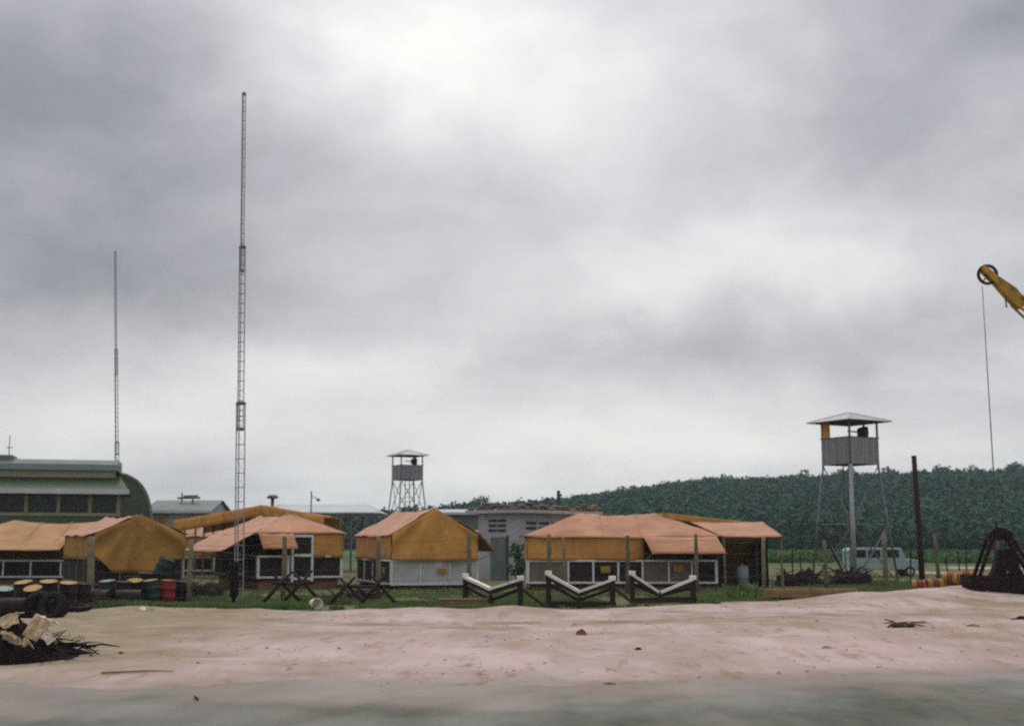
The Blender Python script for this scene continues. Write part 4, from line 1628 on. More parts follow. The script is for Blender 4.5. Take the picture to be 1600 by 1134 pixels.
# ------------------------------------------------------------------ three V-shaped cradles
def cradle(label, spec, d, d2):
    """spec: pixel positions; V of two white-topped beams on dark posts"""
    (lx, ly), (mx, my), (rx, ry), base_y = spec['l'], spec['m'], spec['r'], spec['base']
    pl, pm, pr = W(lx, ly, d), W(mx, my, (d + d2) / 2), W(rx, ry, d2)
    o = Vector((pm.x, pm.y, G(pm.x, pm.y)))
    t = thing('v_cradle', label, 'cradle', o, 0, 'V shaped cradles at the edge of the sand')
    l_, m_, r_ = pl - o, pm - o, pr - o
    gl = G(pl.x, pl.y) - o.z
    gr_ = G(pr.x, pr.y) - o.z
    up = Vector((0, 0, 1))
    depth = .55
    for nm, a, b in (('arm', l_, m_ + Vector((.03, 0, 0))), ('arm', r_, m_ + Vector((-.03, 0, 0)))):
        bm = MB().beam(a - up * .135, b - up * .135, .14, .13).build(nm, M['dark_wood'], t)
        MB().beam(a - up * .03, b - up * .03, .20, .09).build('white_rail', M['white_paint'], bm)
    for a, g in ((l_, gl), (r_, gr_)):
        MB().box((a.x, a.y + .08, (a.z + g - .2) / 2 - .03), (.19, .16, a.z - g + .22)).build('post', M['dark_wood'], t, bevel=.015)
        MB().box((a.x, a.y + .08, a.z + .02), (.24, .24, .16)).build('post_cap', M['white_paint'], t, bevel=.02)
    MB().box((m_.x, m_.y + .02, (m_.z - .25) / 2 - .02), (.14, .13, m_.z - .15)).build('centre_post', M['dark_wood'], t)
    if spec.get('basebeam', True):
        MB().beam((l_.x - .1, l_.y - .12, gl + .11), (r_.x + .1, r_.y - .12, gr_ + .11), .22, .2).build('base_beam', M['dark_wood'], t)
    MB().beam(Vector((l_.x, l_.y + .2, l_.z - .35)), Vector((m_.x, m_.y + .2, .25)), .08, .10).build('brace', M['dark_wood'], t)
    MB().beam(Vector((r_.x, r_.y + .2, r_.z - .35)), Vector((m_.x, m_.y + .2, .25)), .08, .10).build('brace', M['dark_wood'], t)
    if spec.get('out'):
        MB().beam(Vector((r_.x, r_.y - .05, r_.z - .30)), Vector((r_.x + spec['out'], r_.y - .3, gr_ + .08)), .07, .09).build('outer_brace', M['dark_wood'], t)


cradle('V shaped white topped cradle at the left, beside the stacked planks', dict(l=(727, 900), m=(767, 919), r=(813, 904), base=950, basebeam=False, out=.85), 46.5, 44.5)
cradle('V shaped white topped cradle in the middle of the three', dict(l=(857, 896), m=(905, 923), r=(957, 904), base=946, out=.8), 46.0, 45.5)
cradle('V shaped white topped cradle at the right end of the three', dict(l=(988, 896), m=(1031, 925), r=(1083, 903), base=938), 48.0, 48.0)


def plank_stack(name, label, px0, px1, d, rows, per, th, mats, rot=0.0, dz=0.0, seed=1, group=None, cat='planks', piece='plank'):
    x0, x1 = X(px0, d), X(px1, d)
    cx_ = (x0 + x1) / 2
    t = thing(name, label, cat, (cx_, d, G(cx_, d) + dz), rot, group)
    r = random.Random(seed)
    Lp = x1 - x0
    for i in range(rows):
        for j in range(per):
            l_ = Lp * r.uniform(.9, 1.0)
            MB().box((r.uniform(-.06, .06), j * .24 - per * .12, th * (i + .5)), (l_, .21, th - .012), Matrix.Rotation(r.uniform(-.015, .015), 3, 'Z')).build(piece, M[mats], t)
    return t


plank_stack('plank_stack', 'low stack of brown planks lying in the grass left of the first cradle', 684, 765, 45.5, 4, 3, .085, 'timber', .02, seed=2)
plank_stack('squared_timber', 'ochre squared timber half buried in sand, left of its neighbour', 1188, 1262, 51.0, 2, 2, .17, 'timber', .01, 0.10, 3, 'half buried timbers', 'timber', 'beam')
plank_stack('squared_timber', 'ochre squared timber half buried in sand, nearer the barrels', 1264, 1334, 52.2, 2, 2, .17, 'timber', -.02, 0.08, 4, 'half buried timbers', 'timber', 'beam')
plank_stack('sheet_metal', 'pale blue grey sheet lying flat at the end of the timbers', 1334, 1362, 53.5, 1, 2, .10, 'drum_blue', 0, .06, 5, None, 'sheet', 'metal_strip')


# crossed-pole obstacles, dark
def crossed_poles(label, px, d, Lr, hgt, ang, seed):
    x = X(px, d)
    t = thing('crossed_poles', label, 'obstacle', (x, d, G(x, d) - .05), ang, 'crossed pole obstacles')
    r = random.Random(seed)
    for s in (-1, 1):
        for k in (-1, 1):
            b = Vector((s * Lr / 2 + k * hgt * .85, r.uniform(-.1, .1), 0))
            e = Vector((s * Lr / 2 - k * hgt * .35, r.uniform(-.1, .1) + .14 * k, hgt * r.uniform(1.15, 1.35)))
            MB().path([b, b.lerp(e, .5) + Vector((0, 0, r.uniform(-.03, .03))), e], [.075, .065, .05], 7).build('pole', M['dark_wood'], t, True)
    MB().path([(-Lr / 2 - .4, 0, hgt * .86), (0, .03, hgt * .82), (Lr / 2 + .4, 0, hgt * .88)], [.06, .06, .05], 7).build('ridge_pole', M['dark_wood'], t, True)


crossed_poles('dark crossed pole obstacle right of the white bucket', 568, 46.5, 1.15, .85, R(-8), 3)
crossed_poles('dark crossed pole obstacle left of the white bucket', 458, 47.0, .7, .95, R(12), 5)

# white bucket on its side
d = 44.6
x = X(494, d)
t = thing('bucket', 'white bucket lying on its side at the edge of the sand', 'bucket', (x, d, G(x, d) + .17), 0, rot=(0, R(8), R(205)))
MB().lathe([(0, -.24), (.15, -.24), (.155, -.22), (.19, .2), (.205, .2), (.205, .23), (.185, .23), (.145, -.2), (0, -.2)], 20, 'y').build('body', M['white_bucket'], t, True)
hp = [(.2 * math.cos(th), .2 + .03 * math.sin(th), -.2 * math.sin(th) * .9) for th in np.linspace(0, math.pi, 12)]
MB().path(hp, .006, 5).build('handle', M['steel_dark'], t)

# dark stump at the mast foot
d = 45.6
x = X(366, d)
t = thing('stump', 'thick dark stump post beside the foot of the tall mast', 'post', (x, d, G(x, d) - .1))
MB().path([(0, 0, 0), (.02, 0, .5), (-.01, 0, 1.1), (.0, .02, 1.62)], [.2, .17, .165, .15], 12).build('trunk', M['char'], t, True)
MB().beam((-.2, -.1, 1.5), (.22, -.1, 1.56), .06, .1).build('cleat', M['dark_wood'], t)


# ------------------------------------------------------------------ drums, tyres and scrap at the left
def drum_mesh():
    r, h = .29, .88
    prof = [(0, .01), (r - .02, .01), (r - .012, 0), (r, .012), (r, .27), (r + .012, .285), (r + .012, .305), (r, .32), (r, .56), (r + .012, .575), (r + .012, .595), (r, .61), (r, h - .012), (r + .004, h), (r - .014, h), (r - .016, h - .02)]
    return MB().lathe(prof, 20).mesh('body', M['drum_dark'], True)


def make_drum(label, loc, rot, body='drum_dark', lid='drum_lid', group=None, band=None):
    t = thing('oil_drum', label, 'drum', loc, group=group, rot=rot)
    t.scale = (1, 1, .97 + .06 * ((loc[0] * 7.3) % 1))
    me = DRUM.copy() if body != 'drum_dark' else DRUM
    if body != 'drum_dark':
        me.materials[0] = M[body]
    o = bpy.data.objects.new('body', me)
    COL.objects.link(o)
    o.parent = t
    mb = MB().lathe([(0, .868), (.272, .868), (.272, .862), (0, .862)], 20)
    mb.tube((.17, 0, .866), (.17, 0, .885), .03, n=8)
    mb.build('lid', M[lid], t)
    if band:
        MB().lathe([(.2955, .33), (.2955, .55)], 20).build('band', M[band], t, True)
    return t


DRUM = drum_mesh()
G1 = 'oil drums dumped at the left'
drums = [  # px, d, dz, tilt-x, tilt-y, yaw, body, lid, label
    (44, 41.0, .10, 14, -4, 'drum_dark', 'drum_lid', 'dark drum with yellow lid, back left of the near drum heap'),
    (78, 41.2, .10, 12, 3, 'drum_dark', 'drum_lid', 'dark drum with yellow lid, back middle of the near drum heap'),
    (107, 41.8, .06, 10, 5, 'drum_dark', 'drum_lid', 'dark drum with yellow lid, back right of the near drum heap'),
    (60, 40.0, .0, 22, -2, 'drum_dark', 'drum_lid', 'dark drum with tan lid tipped forward at the front of the near drum heap'),
    (6, 39.6, .0, 15, 8, 'drum_dark', 'drum_blue', 'dark drum with pale blue lid at the left edge'),
    (126, 42.5, .0, 2, 6, 'drum_dark', 'drum_dark', 'black drum leaning left of the first fence post'),
    (172, 46.6, .05, 9, -3, 'drum_teal', 'drum_blue', 'teal drum with pale blue lid right of the first fence post'),
    (192, 46.2, .0, 4, 4, 'drum_dark', 'drum_dark', 'black drum between the teal drum and the yellow lidded drum'),
    (213, 46.8, .06, 16, 2, 'drum_dark', 'yellow', 'dark drum with bright yellow lid below the draped tent'),
    (240, 47.2, .04, 8, -5, 'drum_teal', 'yellow', 'teal drum with yellow rim beside the upright red drum'),
    (262, 47.6, .02, 2, 3, 'drum_red', 'drum_lid', 'bright red upright drum near the second fence post'),
    (282, 48.2, .0, 3, 8, 'drum_dark', 'drum_dark', 'black drum right of the bright red drum'),
    (226, 48.2, .30, 6, 6, 'drum_dark', 'drum_dark', 'dark drum raised behind the yellow lidded drum')]
for px, d, dz, tx, ty, bo, li, lb in drums:
    x = X(px, d)
    make_drum(lb, (x, d, G(x, d) + dz - .04), (R(tx), R(ty), 0), bo, li, G1)
# tilted teal drum on top
x = X(250, 48.6)
make_drum('teal drum tipped over on top of the others below the draped tent', (x - .15, 48.8, G(x, 48.6) + .82), (R(8), R(24), R(20)), 'drum_teal', 'drum_teal', G1)
# lying drums in front of the heap
for px, d, yaw, lb in ((25, 38.7, 80, 'black drum lying on its side at the front left of the near heap'),
                       (95, 39.4, 35, 'black drum lying on its side by the old tyres'),
                       (158, 44.8, 70, 'black drum lying in the grass by the first fence post'),
                       (200, 44.9, 100, 'black drum lying in the grass below the yellow lidded drum')):
    x = X(px, d)
    make_drum(lb, (x - .4 * math.sin(R(yaw)), d, G(x, d) + .27), (R(90), 0, R(yaw)), 'drum_dark', 'drum_dark', G1)


def tyre(label, px, d, rot, dz):
    x = X(px, d)
    t = thing('tyre', label, 'tyre', (x, d, G(x, d) + dz), rot=rot, group='old tyres by the drums')
    prof = []
    for k in range(13):
        th = 2 * math.pi * k / 12
        prof.append((.34 + .115 * math.cos(th) * (1.0 if abs(math.cos(th)) < .9 else .92), .10 * math.sin(th)))
    MB().lathe(prof, 24).build('carcass', M['rubber'], t, True)
    for k in range(18):
        th = 2 * math.pi * k / 18
        MB().box((.445 * math.cos(th), .445 * math.sin(th), 0), (.035, .06, .15), Matrix.Rotation(th, 3, 'Z')).build('tread_block', M['rubber'], t)


tyre('worn black tyre standing against the near drum heap', 84, 38.4, (R(70), 0, R(-20)), .36)
tyre('black tyre leaning behind the standing one', 64, 38.9, (R(62), 0, R(10)), .36)
tyre('black tyre lying flat in front of the first fence post', 122, 41.2, (R(6), R(4), 0), .09)

# rubbish bits behind: a dark teal chest under the drape
t = thing('crate', 'dark wooden crate under the draped canvas', 'crate', (X(222, 53), 53, G(X(222, 53), 53)), R(6))
for k in range(4):
    MB().box((0, -.4, .12 + k * .2), (1.3, .04, .17)).build('slat', M['dark_wood'], t)
    MB().box((0, .4, .12 + k * .2), (1.3, .04, .17)).build('slat', M['dark_wood'], t)
for sx in (-.62, .62):
    MB().box((sx, 0, .42), (.05, .76, .8)).build('end_panel', M['dark_wood'], t)
MB().box((0, 0, .86), (1.36, .9, .05)).build('lid', M['dark_wood'], t)


# ------------------------------------------------------------------ brush and rubbish heap, front left
def heap():
    d = 26.0
    x0 = X(20, d, 1010)
    o = Vector((x0, d, G(x0, d)))
    t = thing('rubbish_heap', 'black heap of charred brush and rubbish at the front left', 'heap', o)
    nx, ny = 60, 34
    vs, fs = [], []
    for j in range(ny + 1):
        for i in range(nx + 1):
            u, v = i / nx * 2 - 1, j / ny * 2 - 1
            x, y = u * 2.6 - .6, v * 1.3
            fall = max(0, 1 - ((u - .0) ** 2 + v ** 2)) ** .7
            prof = np.interp(x, [-3.4, -1.5, 0, .5, 1.0, 1.6, 2.1], [.9, .92, .78, .62, .42, .26, .08])
            nn = float(.30 * vnoise(x * 2.1, y * 2.3, 61) + .22 * vnoise(x * 5, y * 5, 62) + .14 * vnoise(x * 11, y * 11, 63))
            z = fall * (prof + nn) - .12
            vs.append((x, y, z + G(o.x + x, o.y + y) - o.z))
    for j in range(ny):
        for i in range(nx):
            a = j * (nx + 1) + i
            fs.append((a, a + 1, a + nx + 2, a + nx + 1))
    mb = MB()
    mb.add(vs, fs)
    mb.build('ash_mound', M['char'], t)
    r = random.Random(8)
    for k in range(30):
        a = r.uniform(-.5, .5) + (0 if r.random() < .7 else math.pi)
        L_ = r.uniform(.35, .85)
        x = r.uniform(-2.2, 1.35)
        y = r.uniform(-.9, .5)
        z = float(np.interp(x, [-3.4, -1.5, 0, .5, 1.0, 1.6, 2.1], [.6, .62, .5, .38, .24, .14, .04])) * max(.1, 1 - y * y)
        b = Vector((x, y, z * .7 + .02))
        e = b + Vector((math.cos(a) * L_, math.sin(a) * L_ - .1, r.uniform(-.25, .10)))
        e.z = max(e.z, .02)
        m_ = b.lerp(e, .5) + Vector((0, r.uniform(-.08, .08), r.uniform(-.02, .12)))
        rd = r.uniform(.012, .035)
        MB().path([b, m_, e], [rd, rd * .8, rd * .35], 6).build('branch', M['char'], t, True)
    tw = MB()
    for k in range(420):
        x = r.uniform(-2.8, 1.5)
        y = r.gauss(-.2, .5)
        z = float(np.interp(x, [-3.4, -1.5, 0, .5, 1.0, 1.6, 2.1], [.7, .75, .6, .46, .3, .18, .05])) * max(.05, 1 - y * y) * r.uniform(.6, 1.15)
        a = r.uniform(0, 6.28)
        L_ = r.uniform(.08, .4)
        b = Vector((x, y, z))
        e = b + Vector((math.cos(a) * L_, math.sin(a) * L_, r.uniform(-.12, .2)))
        tw.tube(b, e, r.uniform(.004, .012), .003, n=4)
    o2 = tw.build('twigs', M['char'], t)
    o2['kind'] = 'stuff'

    def sheet(label, px, py, dd, sx, sy, rot, ma, seed):
        p = W(px, py, dd)
        s = thing('cardboard_sheet', label, 'cardboard', p, rot=rot, group='cardboard on the rubbish heap')
        mb = MB()
        mb.patch((-sx / 2, 0, -sy / 2), (sx / 2, 0, -sy / 2), (sx / 2, .05, sy / 2), (-sx / 2, 0, sy / 2), 8, 6, .05, 0, .03, seed)
        pan = mb.build('panel', M[ma], s, False, .012)
        mb = MB()
        mb.patch((-sx / 2, 0, sy / 2), (sx / 2, .05, sy / 2), (sx / 2 + .1, .25, sy / 2 + .03), (-sx / 2, .28, sy / 2 + .05), 6, 3, .03, 0, 0, seed + 2)
        mb.build('flap', M['paper'], s, False, .012)
    sheet('crumpled tan cardboard sheet leaning on top of the black heap', 56, 980, 25.4, .36, .46, (R(-25), R(18), R(-20)), 'cardboard', 3)
    sheet('pale paper sheet sliding down the right of the black heap', 73, 992, 25.4, .34, .22, (R(-40), R(48), R(5)), 'paper', 5)
    sheet('greyish cardboard sheet at the far left top of the black heap', 12, 970, 25.5, .38, .26, (R(-30), R(-25), R(10)), 'cardboard', 7)
    sheet('small brown cardboard scrap in the middle of the black heap', 38, 1003, 24.9, .12, .16, (R(-35), R(30), R(0)), 'cardboard', 9)
    sheet('flattened dull cardboard at the left edge of the heap', 14, 990, 25.0, .32, .12, (R(-60), R(12), R(0)), 'cardboard', 11)


heap()


# ------------------------------------------------------------------ crane with clamshell bucket
def crane():
    d = 52.0
    tip = W(1544, 428, d)
    dirb = (W(1600, 473, d) - W(1556, 436, d)).normalized()
    Lb = 15.5
    base = tip + dirb * Lb
    o = Vector((base.x, d, G(base.x, d)))
    t = thing('crane', 'yellow lattice crane boom with spoked sheave wheel reaching in at the right edge', 'crane', o)
    nrm = Vector((-dirb.z, 0, dirb.x))
    if nrm.z < 0:
        nrm = -nrm
    sy = Vector((0, 1, 0))
    q = lambda s, n, y: tip + dirb * s + nrm * n + sy * y - o
    boom = MB()
    s0 = 1.15
    nm = MB()
    # head plates: tapered, either side of the sheave
    for y in (-.2, .2):
        pl = [q(-.42, .13, y), q(-.36, -.10, y), q(.4, -.16, y), q(1.25, -.30, y), q(1.9, -.36, y), q(1.9, .10, y), q(1.2, .24, y), q(.35, .14, y)]
        mb = MB()
        mb.add(pl, [tuple(range(8))])
        mb.build('head_plate', M['crane_yellow'], t, False, .03)
    # boom: four chords and lacing
    def half(s):
        return min(.40, .27 + .03 * s)
    for n_ in (-1, 1):
        for y in (-.25, .25):
            MB().beam(q(s0 + .4, n_ * .2 - .09, y), q(6, n_ * .42 - .09, y * 1.5), .08, .08).build('chord', M['crane_yellow'], t)
            MB().beam(q(6, n_ * .42 - .09, y * 1.5), q(Lb, n_ * .42 - .09, y * 1.5), .08, .08).build('chord', M['crane_yellow'], t)
    n = 26
    pr = None
    for i in range(n):
        s = s0 + .6 + (Lb - s0 - .6) * i / n
        s2 = s0 + .6 + (Lb - s0 - .6) * (i + 1) / n
        hh, h2 = np.interp(s, [s0, 6], [.2, .42]), np.interp(s2, [s0, 6], [.2, .42])
        yy, y2 = np.interp(s, [s0, 6], [.25, .375]), np.interp(s2, [s0, 6], [.25, .375])
        sg = 1 if i % 2 else -1
        for y_s in (-1, 1):
            MB().beam(q(s, sg * hh - .09, y_s * yy), q(s2, -sg * h2 - .09, y_s * y2), .045, .045).build('lacing', M['crane_yellow'], t)
        MB().beam(q(s, hh - .09, -yy), q(s2, h2 - .09, y2), .04, .04).build('lacing', M['crane_yellow'], t)
    # sheave wheel with spokes
    Rw = .40
    c = q(0, -.04, 0)
    wh = MB().lathe([(Rw, -.05), (Rw + .03, -.06), (Rw + .03, .06), (Rw, .05), (Rw - .07, .05), (Rw - .07, -.05), (Rw, -.05)], 28, 'y', c).build('sheave', M['rust'], t, True)
    MB().lathe([(0, -.09), (.09, -.09), (.09, .09), (0, .09)], 12, 'y', c).build('hub', M['rust'], wh)
    for k in range(5):
        th = 2 * math.pi * k / 5 + .35
        MB().beam(c + Vector((math.cos(th) * .06, 0, math.sin(th) * .06)), c + Vector((math.cos(th) * (Rw - .05), 0, math.sin(th) * (Rw - .05))), .05, .06).build('spoke', M['crane_yellow'], wh)
    MB().tube(q(1.12, -.28, 0), q(1.18, -.28, 0) + Vector((0, 0, -.42)), .03, n=6).build('hook_pin', M['rust'], t)
    # crane house and tracks (beyond the frame)
    by = 0
    hz = 1.0
    MB().box((2.0, 0, hz + 1.1), (4.2, 2.6, 2.0)).build('house', M['crane_yellow'], t, bevel=.08)
    MB().box((-.3, -1.0, hz + 1.35), (1.2, 1.0, 1.7)).build('cab', M['crane_yellow'], t, bevel=.06)
    MB().box((-.93, -1.0, hz + 1.7), (.05, .8, .8)).build('cab_window', M['glass'], t)
    for y in (-1.3, 1.3):
        mb = MB()
        pts = []
        for k in range(20):
            th = 2 * math.pi * k / 20
            pts.append((1.6 + 2.0 * max(-1, min(1, 1.35 * math.cos(th))) + .0, .5 + .5 * math.sin(th)))
        vs = [(x_, y - .3, z_) for x_, z_ in pts] + [(x_, y + .3, z_) for x_, z_ in pts]
        fs = [(i, (i + 1) % 20, 20 + (i + 1) % 20, 20 + i) for i in range(20)] + [tuple(range(19, -1, -1)), tuple(range(20, 40))]
        mb.add(vs, fs)
        mb.build('track', M['bucket'], t)
    MB().lathe([(0, .5), (.9, .5), (.9, 1.12), (0, 1.12)], 20, 'z', (1.6, 0, 0)).build('turntable', M['bucket'], t)
    # heel bracket so that the boom meets the house
    e = q(Lb, 0, 0)
    for y in (-.45, .45):
        MB().beam(Vector((e.x - .2, y, e.z + .1)), Vector((1.0, y, hz + .4)), .12, .3).build('boom_foot', M['crane_yellow'], t)
    return tip, d


tip, dcr = crane()


def clamshell():
    d = dcr
    top = W(1558, 824, d)
    x0 = top.x
    zg = G(x0, d) - .04
    o = Vector((x0, d, zg))
    t = thing('clamshell_bucket', 'dark rusty clamshell bucket hanging by its cable at the right edge', 'bucket', o)
    h = top.z - zg
    px = d / F * 1.0
    B = M['bucket']
    # head block with sheaves
    mb = MB()
    mb.add([(-.46, -.2, h - .50), (.62, -.2, h - .50), (.46, -.2, h - .18), (.12, -.2, h), (-.14, -.2, h), (-.40, -.2, h - .22),
            (-.46, .2, h - .50), (.62, .2, h - .50), (.46, .2, h - .18), (.12, .2, h), (-.14, .2, h), (-.40, .2, h - .22)],
           [(0, 1, 2, 3, 4, 5), (11, 10, 9, 8, 7, 6)] + [(i, (i + 1) % 6 + 0, (i + 1) % 6 + 6, i + 6) for i in range(6)])
    hd = mb.build('head_block', B, t)
    MB().lathe([(.0, -.26), (.17, -.26), (.17, .26), (0, .26)], 14, 'y', (-.24, 0, h - .28)).build('head_sheave', B, hd)
    MB().lathe([(.0, -.26), (.17, -.26), (.17, .26), (0, .26)], 14, 'y', (.36, 0, h - .32)).build('head_sheave', B, hd)
    # arms from the head to the outer corners of the jaws
    for s, ex in ((-1, -.92), (1, 1.35)):
        for y in (-.32, .32):
            MB().beam((s * .34 + .05, y, h - .34), (ex, y, .62), .09, .14).build('arm', B, t)
    # centre block: lower sheave housing
    mb = MB()
    pr = [(-.52, .45), (1.05, .45), (.86, .72), (.72, 1.05), (.62, 1.7), (-.02, 1.7), (-.12, 1.3), (-.28, .85)]
    pr = [(x_, min(z_, h - .62)) for x_, z_ in pr]
    vs = [(x_, -.24, z_) for x_, z_ in pr] + [(x_, .24, z_) for x_, z_ in pr]
    k = len(pr)
    mb.add(vs, [tuple(range(k)), tuple(range(2 * k - 1, k - 1, -1))] + [(i, (i + 1) % k, k + (i + 1) % k, k + i) for i in range(k)])
    mb.build('centre_block', B, t)
    MB().lathe([(.0, -.27), (.05, -.27), (.05, .27), (0, .27)], 10, 'y', (.22, 0, .80)).build('pin', M['steel'], t)
    for y in (-.1, .1):
        MB().tube((-.1, y, h - .3), (-.12, y, .9), .02, n=5).build('closing_rope', M['wire'], t)
        MB().tube((.3, y, h - .3), (.42, y, .9), .02, n=5).build('closing_rope', M['wire'], t)
    # two jaws: curved shells with side plates and teeth
    for s, xo, xc in ((-1, -1.36, .16), (1, 1.95, .22)):
        n = 9
        prof = []
        for i in range(n + 1):
            th = math.pi / 2 * i / n
            prof.append((xo + (xc - xo) * (1 - math.cos(th) ** .45), .66 * (1 - math.sin(th) ** .45)))
        prof.insert(0, (xo, .70))
        mb = MB()
        vs = [(x_, y, z_) for y in (-.62, .62) for x_, z_ in prof]
        k = len(prof)
        mb.add(vs, [(i, i + 1, k + i + 1, k + i) for i in range(k - 1)])
        jw = mb.build('jaw', B, t, False, .05)
        for y in (-.62, .62):
            mb = MB()
            mb.add([(x_, y, z_) for x_, z_ in prof] + [(xc, y, .62)], [tuple(range(k + 1))])
            mb.build('side_plate', B, jw, False, .05)
        MB().box(((xo + xc) / 2, -.66, .60), (abs(xo - xc), .06, .12)).build('top_rim', B, jw)
        for i in range(4):
            MB().box((xc - s * .03, -.5 + i * .33, .03), (.10, .10, .14)).build('tooth', M['rust'], jw)
    MB().tube((-.02, 0, h - .05), (-.02, 0, h + .25), .05, n=7).build('rope_socket', B, t)
    # hoist ropes
    st = W(1534, 447, d)
    c = thing('hoist_rope', 'thin steel crane cable running down to the clamshell bucket', 'cable', (x0, d, top.z), 0)
    for y, dx in ((-.05, 0), (.05, .04)):
        MB().tube((-.02 + dx * .3, y, .1), (st.x - x0 + dx, y, st.z - top.z), .016, n=5).build('strand', M['wire'], c)


clamshell()


# red and yellow banded drums lying by the bucket
def banded_drum(label, px, d, yaw, dz):
    x = X(px, d)
    t = thing('banded_drum', label, 'drum', (x, d, G(x, d) + .26 + dz), rot=(R(90), 0, R(yaw)), group='red and yellow banded drums')
    t.scale = (.9, .9, .74)
    for z0, z1, ma in ((-.44, -.17, 'yellow'), (-.17, .17, 'drum_red'), (.17, .44, 'yellow')):
        MB().lathe([(.0, z0), (.285, z0), (.29, z0 + .02), (.29, z1 - .02), (.285, z1), (0, z1)], 18).build('section', M[ma], t, True)
    for z in (-.16, .16):
        MB().lathe([(.29, z - .015), (.305, z), (.29, z + .015)], 18).build('hoop', M['rust'], t, True)
    MB().lathe([(0, -.452), (.25, -.452), (.25, -.44), (0, -.44)], 18).build('end_cap', M['drum_red'], t)


banded_drum('red and yellow drum lying half buried, leftmost of the four by the crane bucket', 1436, 54.6, 78, -.09)
banded_drum('red and yellow drum lying second from the left by the crane bucket', 1459, 54.2, 95, -.11)
banded_drum('red and yellow drum lying against the left side of the crane bucket', 1488, 54.2, 40, .02)
banded_drum('red and yellow drum tucked partly behind the crane bucket', 1508, 54.0, 85, .02)


# ------------------------------------------------------------------ parked pale teal truck under the tower
def truck():
    d = 88.0
    xl, xr = X(1322, d), X(1434, d)
    Lt = xr - xl
    t = thing('parked_truck', 'pale teal panel truck with windows parked beyond the near tower', 'truck', ((xl + xr) / 2, d, .12))
    hx = Lt / 2
    hb = 1.95
    body = [(-hx, .5), (-hx, hb - .15), (-hx + .15, hb), (hx - 1.35, hb), (hx - 1.05, 1.25), (hx - .12, 1.12), (hx, .95), (hx, .5)]
    w = .9
    k = len(body)
    mb = MB()
    mb.add([(x_, -w, z_) for x_, z_ in body] + [(x_, w, z_) for x_, z_ in body],
           [tuple(range(k - 1, -1, -1)), tuple(range(k, 2 * k))] + [(i, (i + 1) % k, k + (i + 1) % k, k + i) for i in range(k)])
    mb.build('body', M['truck'], t, bevel=.05)
    for a, b in ((-hx + .3, -hx + 1.15), (-hx + 1.3, -hx + 2.1), (-hx + 2.25, hx - 1.5)):
        for s in (-1, 1):
            MB().box(((a + b) / 2, s * (w + .005), 1.55), (b - a, .02, .5)).build('window', M['glass'], t)
    MB().beam((hx - 1.31, 0, 1.88), (hx - 1.06, 0, 1.32), 1.6, .03, up=(1, 0, 0)).build('windscreen', M['glass'], t)
    for x_ in (-hx + .85, hx - .8):
        for s in (-1, 1):
            wl2 = MB().lathe([(0, -.11), (.2, -.11), (.34, -.1), (.37, 0), (.34, .1), (.2, .11), (0, .11)], 18, 'y', (x_, s * (w - .08), .37)).build('wheel', M['rubber'], t, True)
            MB().lathe([(0, -.02), (.19, -.015), (.19, .015), (0, .02)], 14, 'y', (x_, s * (w + .04), .37)).build('hub_cap', M['chrome'], wl2)
    MB().box((hx + .05, 0, .55), (.1, 1.7, .16)).build('bumper', M['chrome'], t)
    MB().box((-hx - .05, 0, .55), (.1, 1.7, .16)).build('bumper', M['chrome'], t)
    for s in (-1, 1):
        MB().lathe([(0, -.03), (.11, -.02), (.11, .03), (0, .04)], 12, 'x', (hx + .01, s * .62, .85)).build('headlight', M['chrome'], t)


truck()


# dark brush rows behind the fence at right (cut branches and scrap)
def brush_row(label, px0, px1, d, hgt, seed):
    x0, x1 = X(px0, d), X(px1, d)
    cx_ = (x0 + x1) / 2
    t = thing('brush_pile', label, 'brush', (cx_, d, G(cx_, d)), group='dark brush piles behind the fence')
    r = random.Random(seed)
    hx = (x1 - x0) / 2
    mb = MB()
    nx, ny = 64, 14
    vs, fs = [], []
    for j in range(ny + 1):
        for i in range(nx + 1):
            u, v = i / nx * 2 - 1, j / ny * 2 - 1
            f_ = max(0, 1 - u * u) ** .35 * max(0, 1 - v * v) ** .6
            z = f_ * hgt * (.55 + .75 * float(vnoise(u * hx * 2.2, v * 2 + seed, seed)) + .5 * float(vnoise(u * hx * 6, v * 6 + seed, seed + 1))) - .05
            vs.append((u * hx, v * .9, z))
    for j in range(ny):
        for i in range(nx):
            a = j * (nx + 1) + i
            fs.append((a, a + 1, a + nx + 2, a + nx + 1))
    mb.add(vs, fs)
    mb.build('mound', M['bucket'], t)
    for k in range(56):
        b = Vector((r.uniform(-hx, hx), r.uniform(-.8, .3), r.uniform(.02, hgt * .55)))
        a = r.uniform(0, 6.28)
        L_ = r.uniform(.4, 1.3)
        e = b + Vector((math.cos(a) * L_, math.sin(a) * L_ * .5, r.uniform(-.2, .5)))
        rd = r.uniform(.012, .05)
        MB().path([b, b.lerp(e, .5) + Vector((0, 0, .06)), e], [rd, rd * .8, rd * .4], 5).build('branch', M['dark_wood'], t)


brush_row('dark brush pile between the open shelter and the near tower', 1212, 1290, 68.5, 1.1, 3)
brush_row('dark reddish brush pile under the near watchtower', 1296, 1366, 68.5, 1.15, 7)

brush_row('low brownish brush heap left of the stump, below the pink hipped tent', 300, 348, 53.0, .75, 9)
brush_row('low dark heap of sticks by the crossed poles', 528, 590, 50.0, .42, 12)
brush_row('black scrap heap behind the near drums at the left edge', -20, 140, 43.4, .95, 15)
brush_row('black scrap heap behind the drums below the draped tent', 150, 292, 49.6, .95, 18)
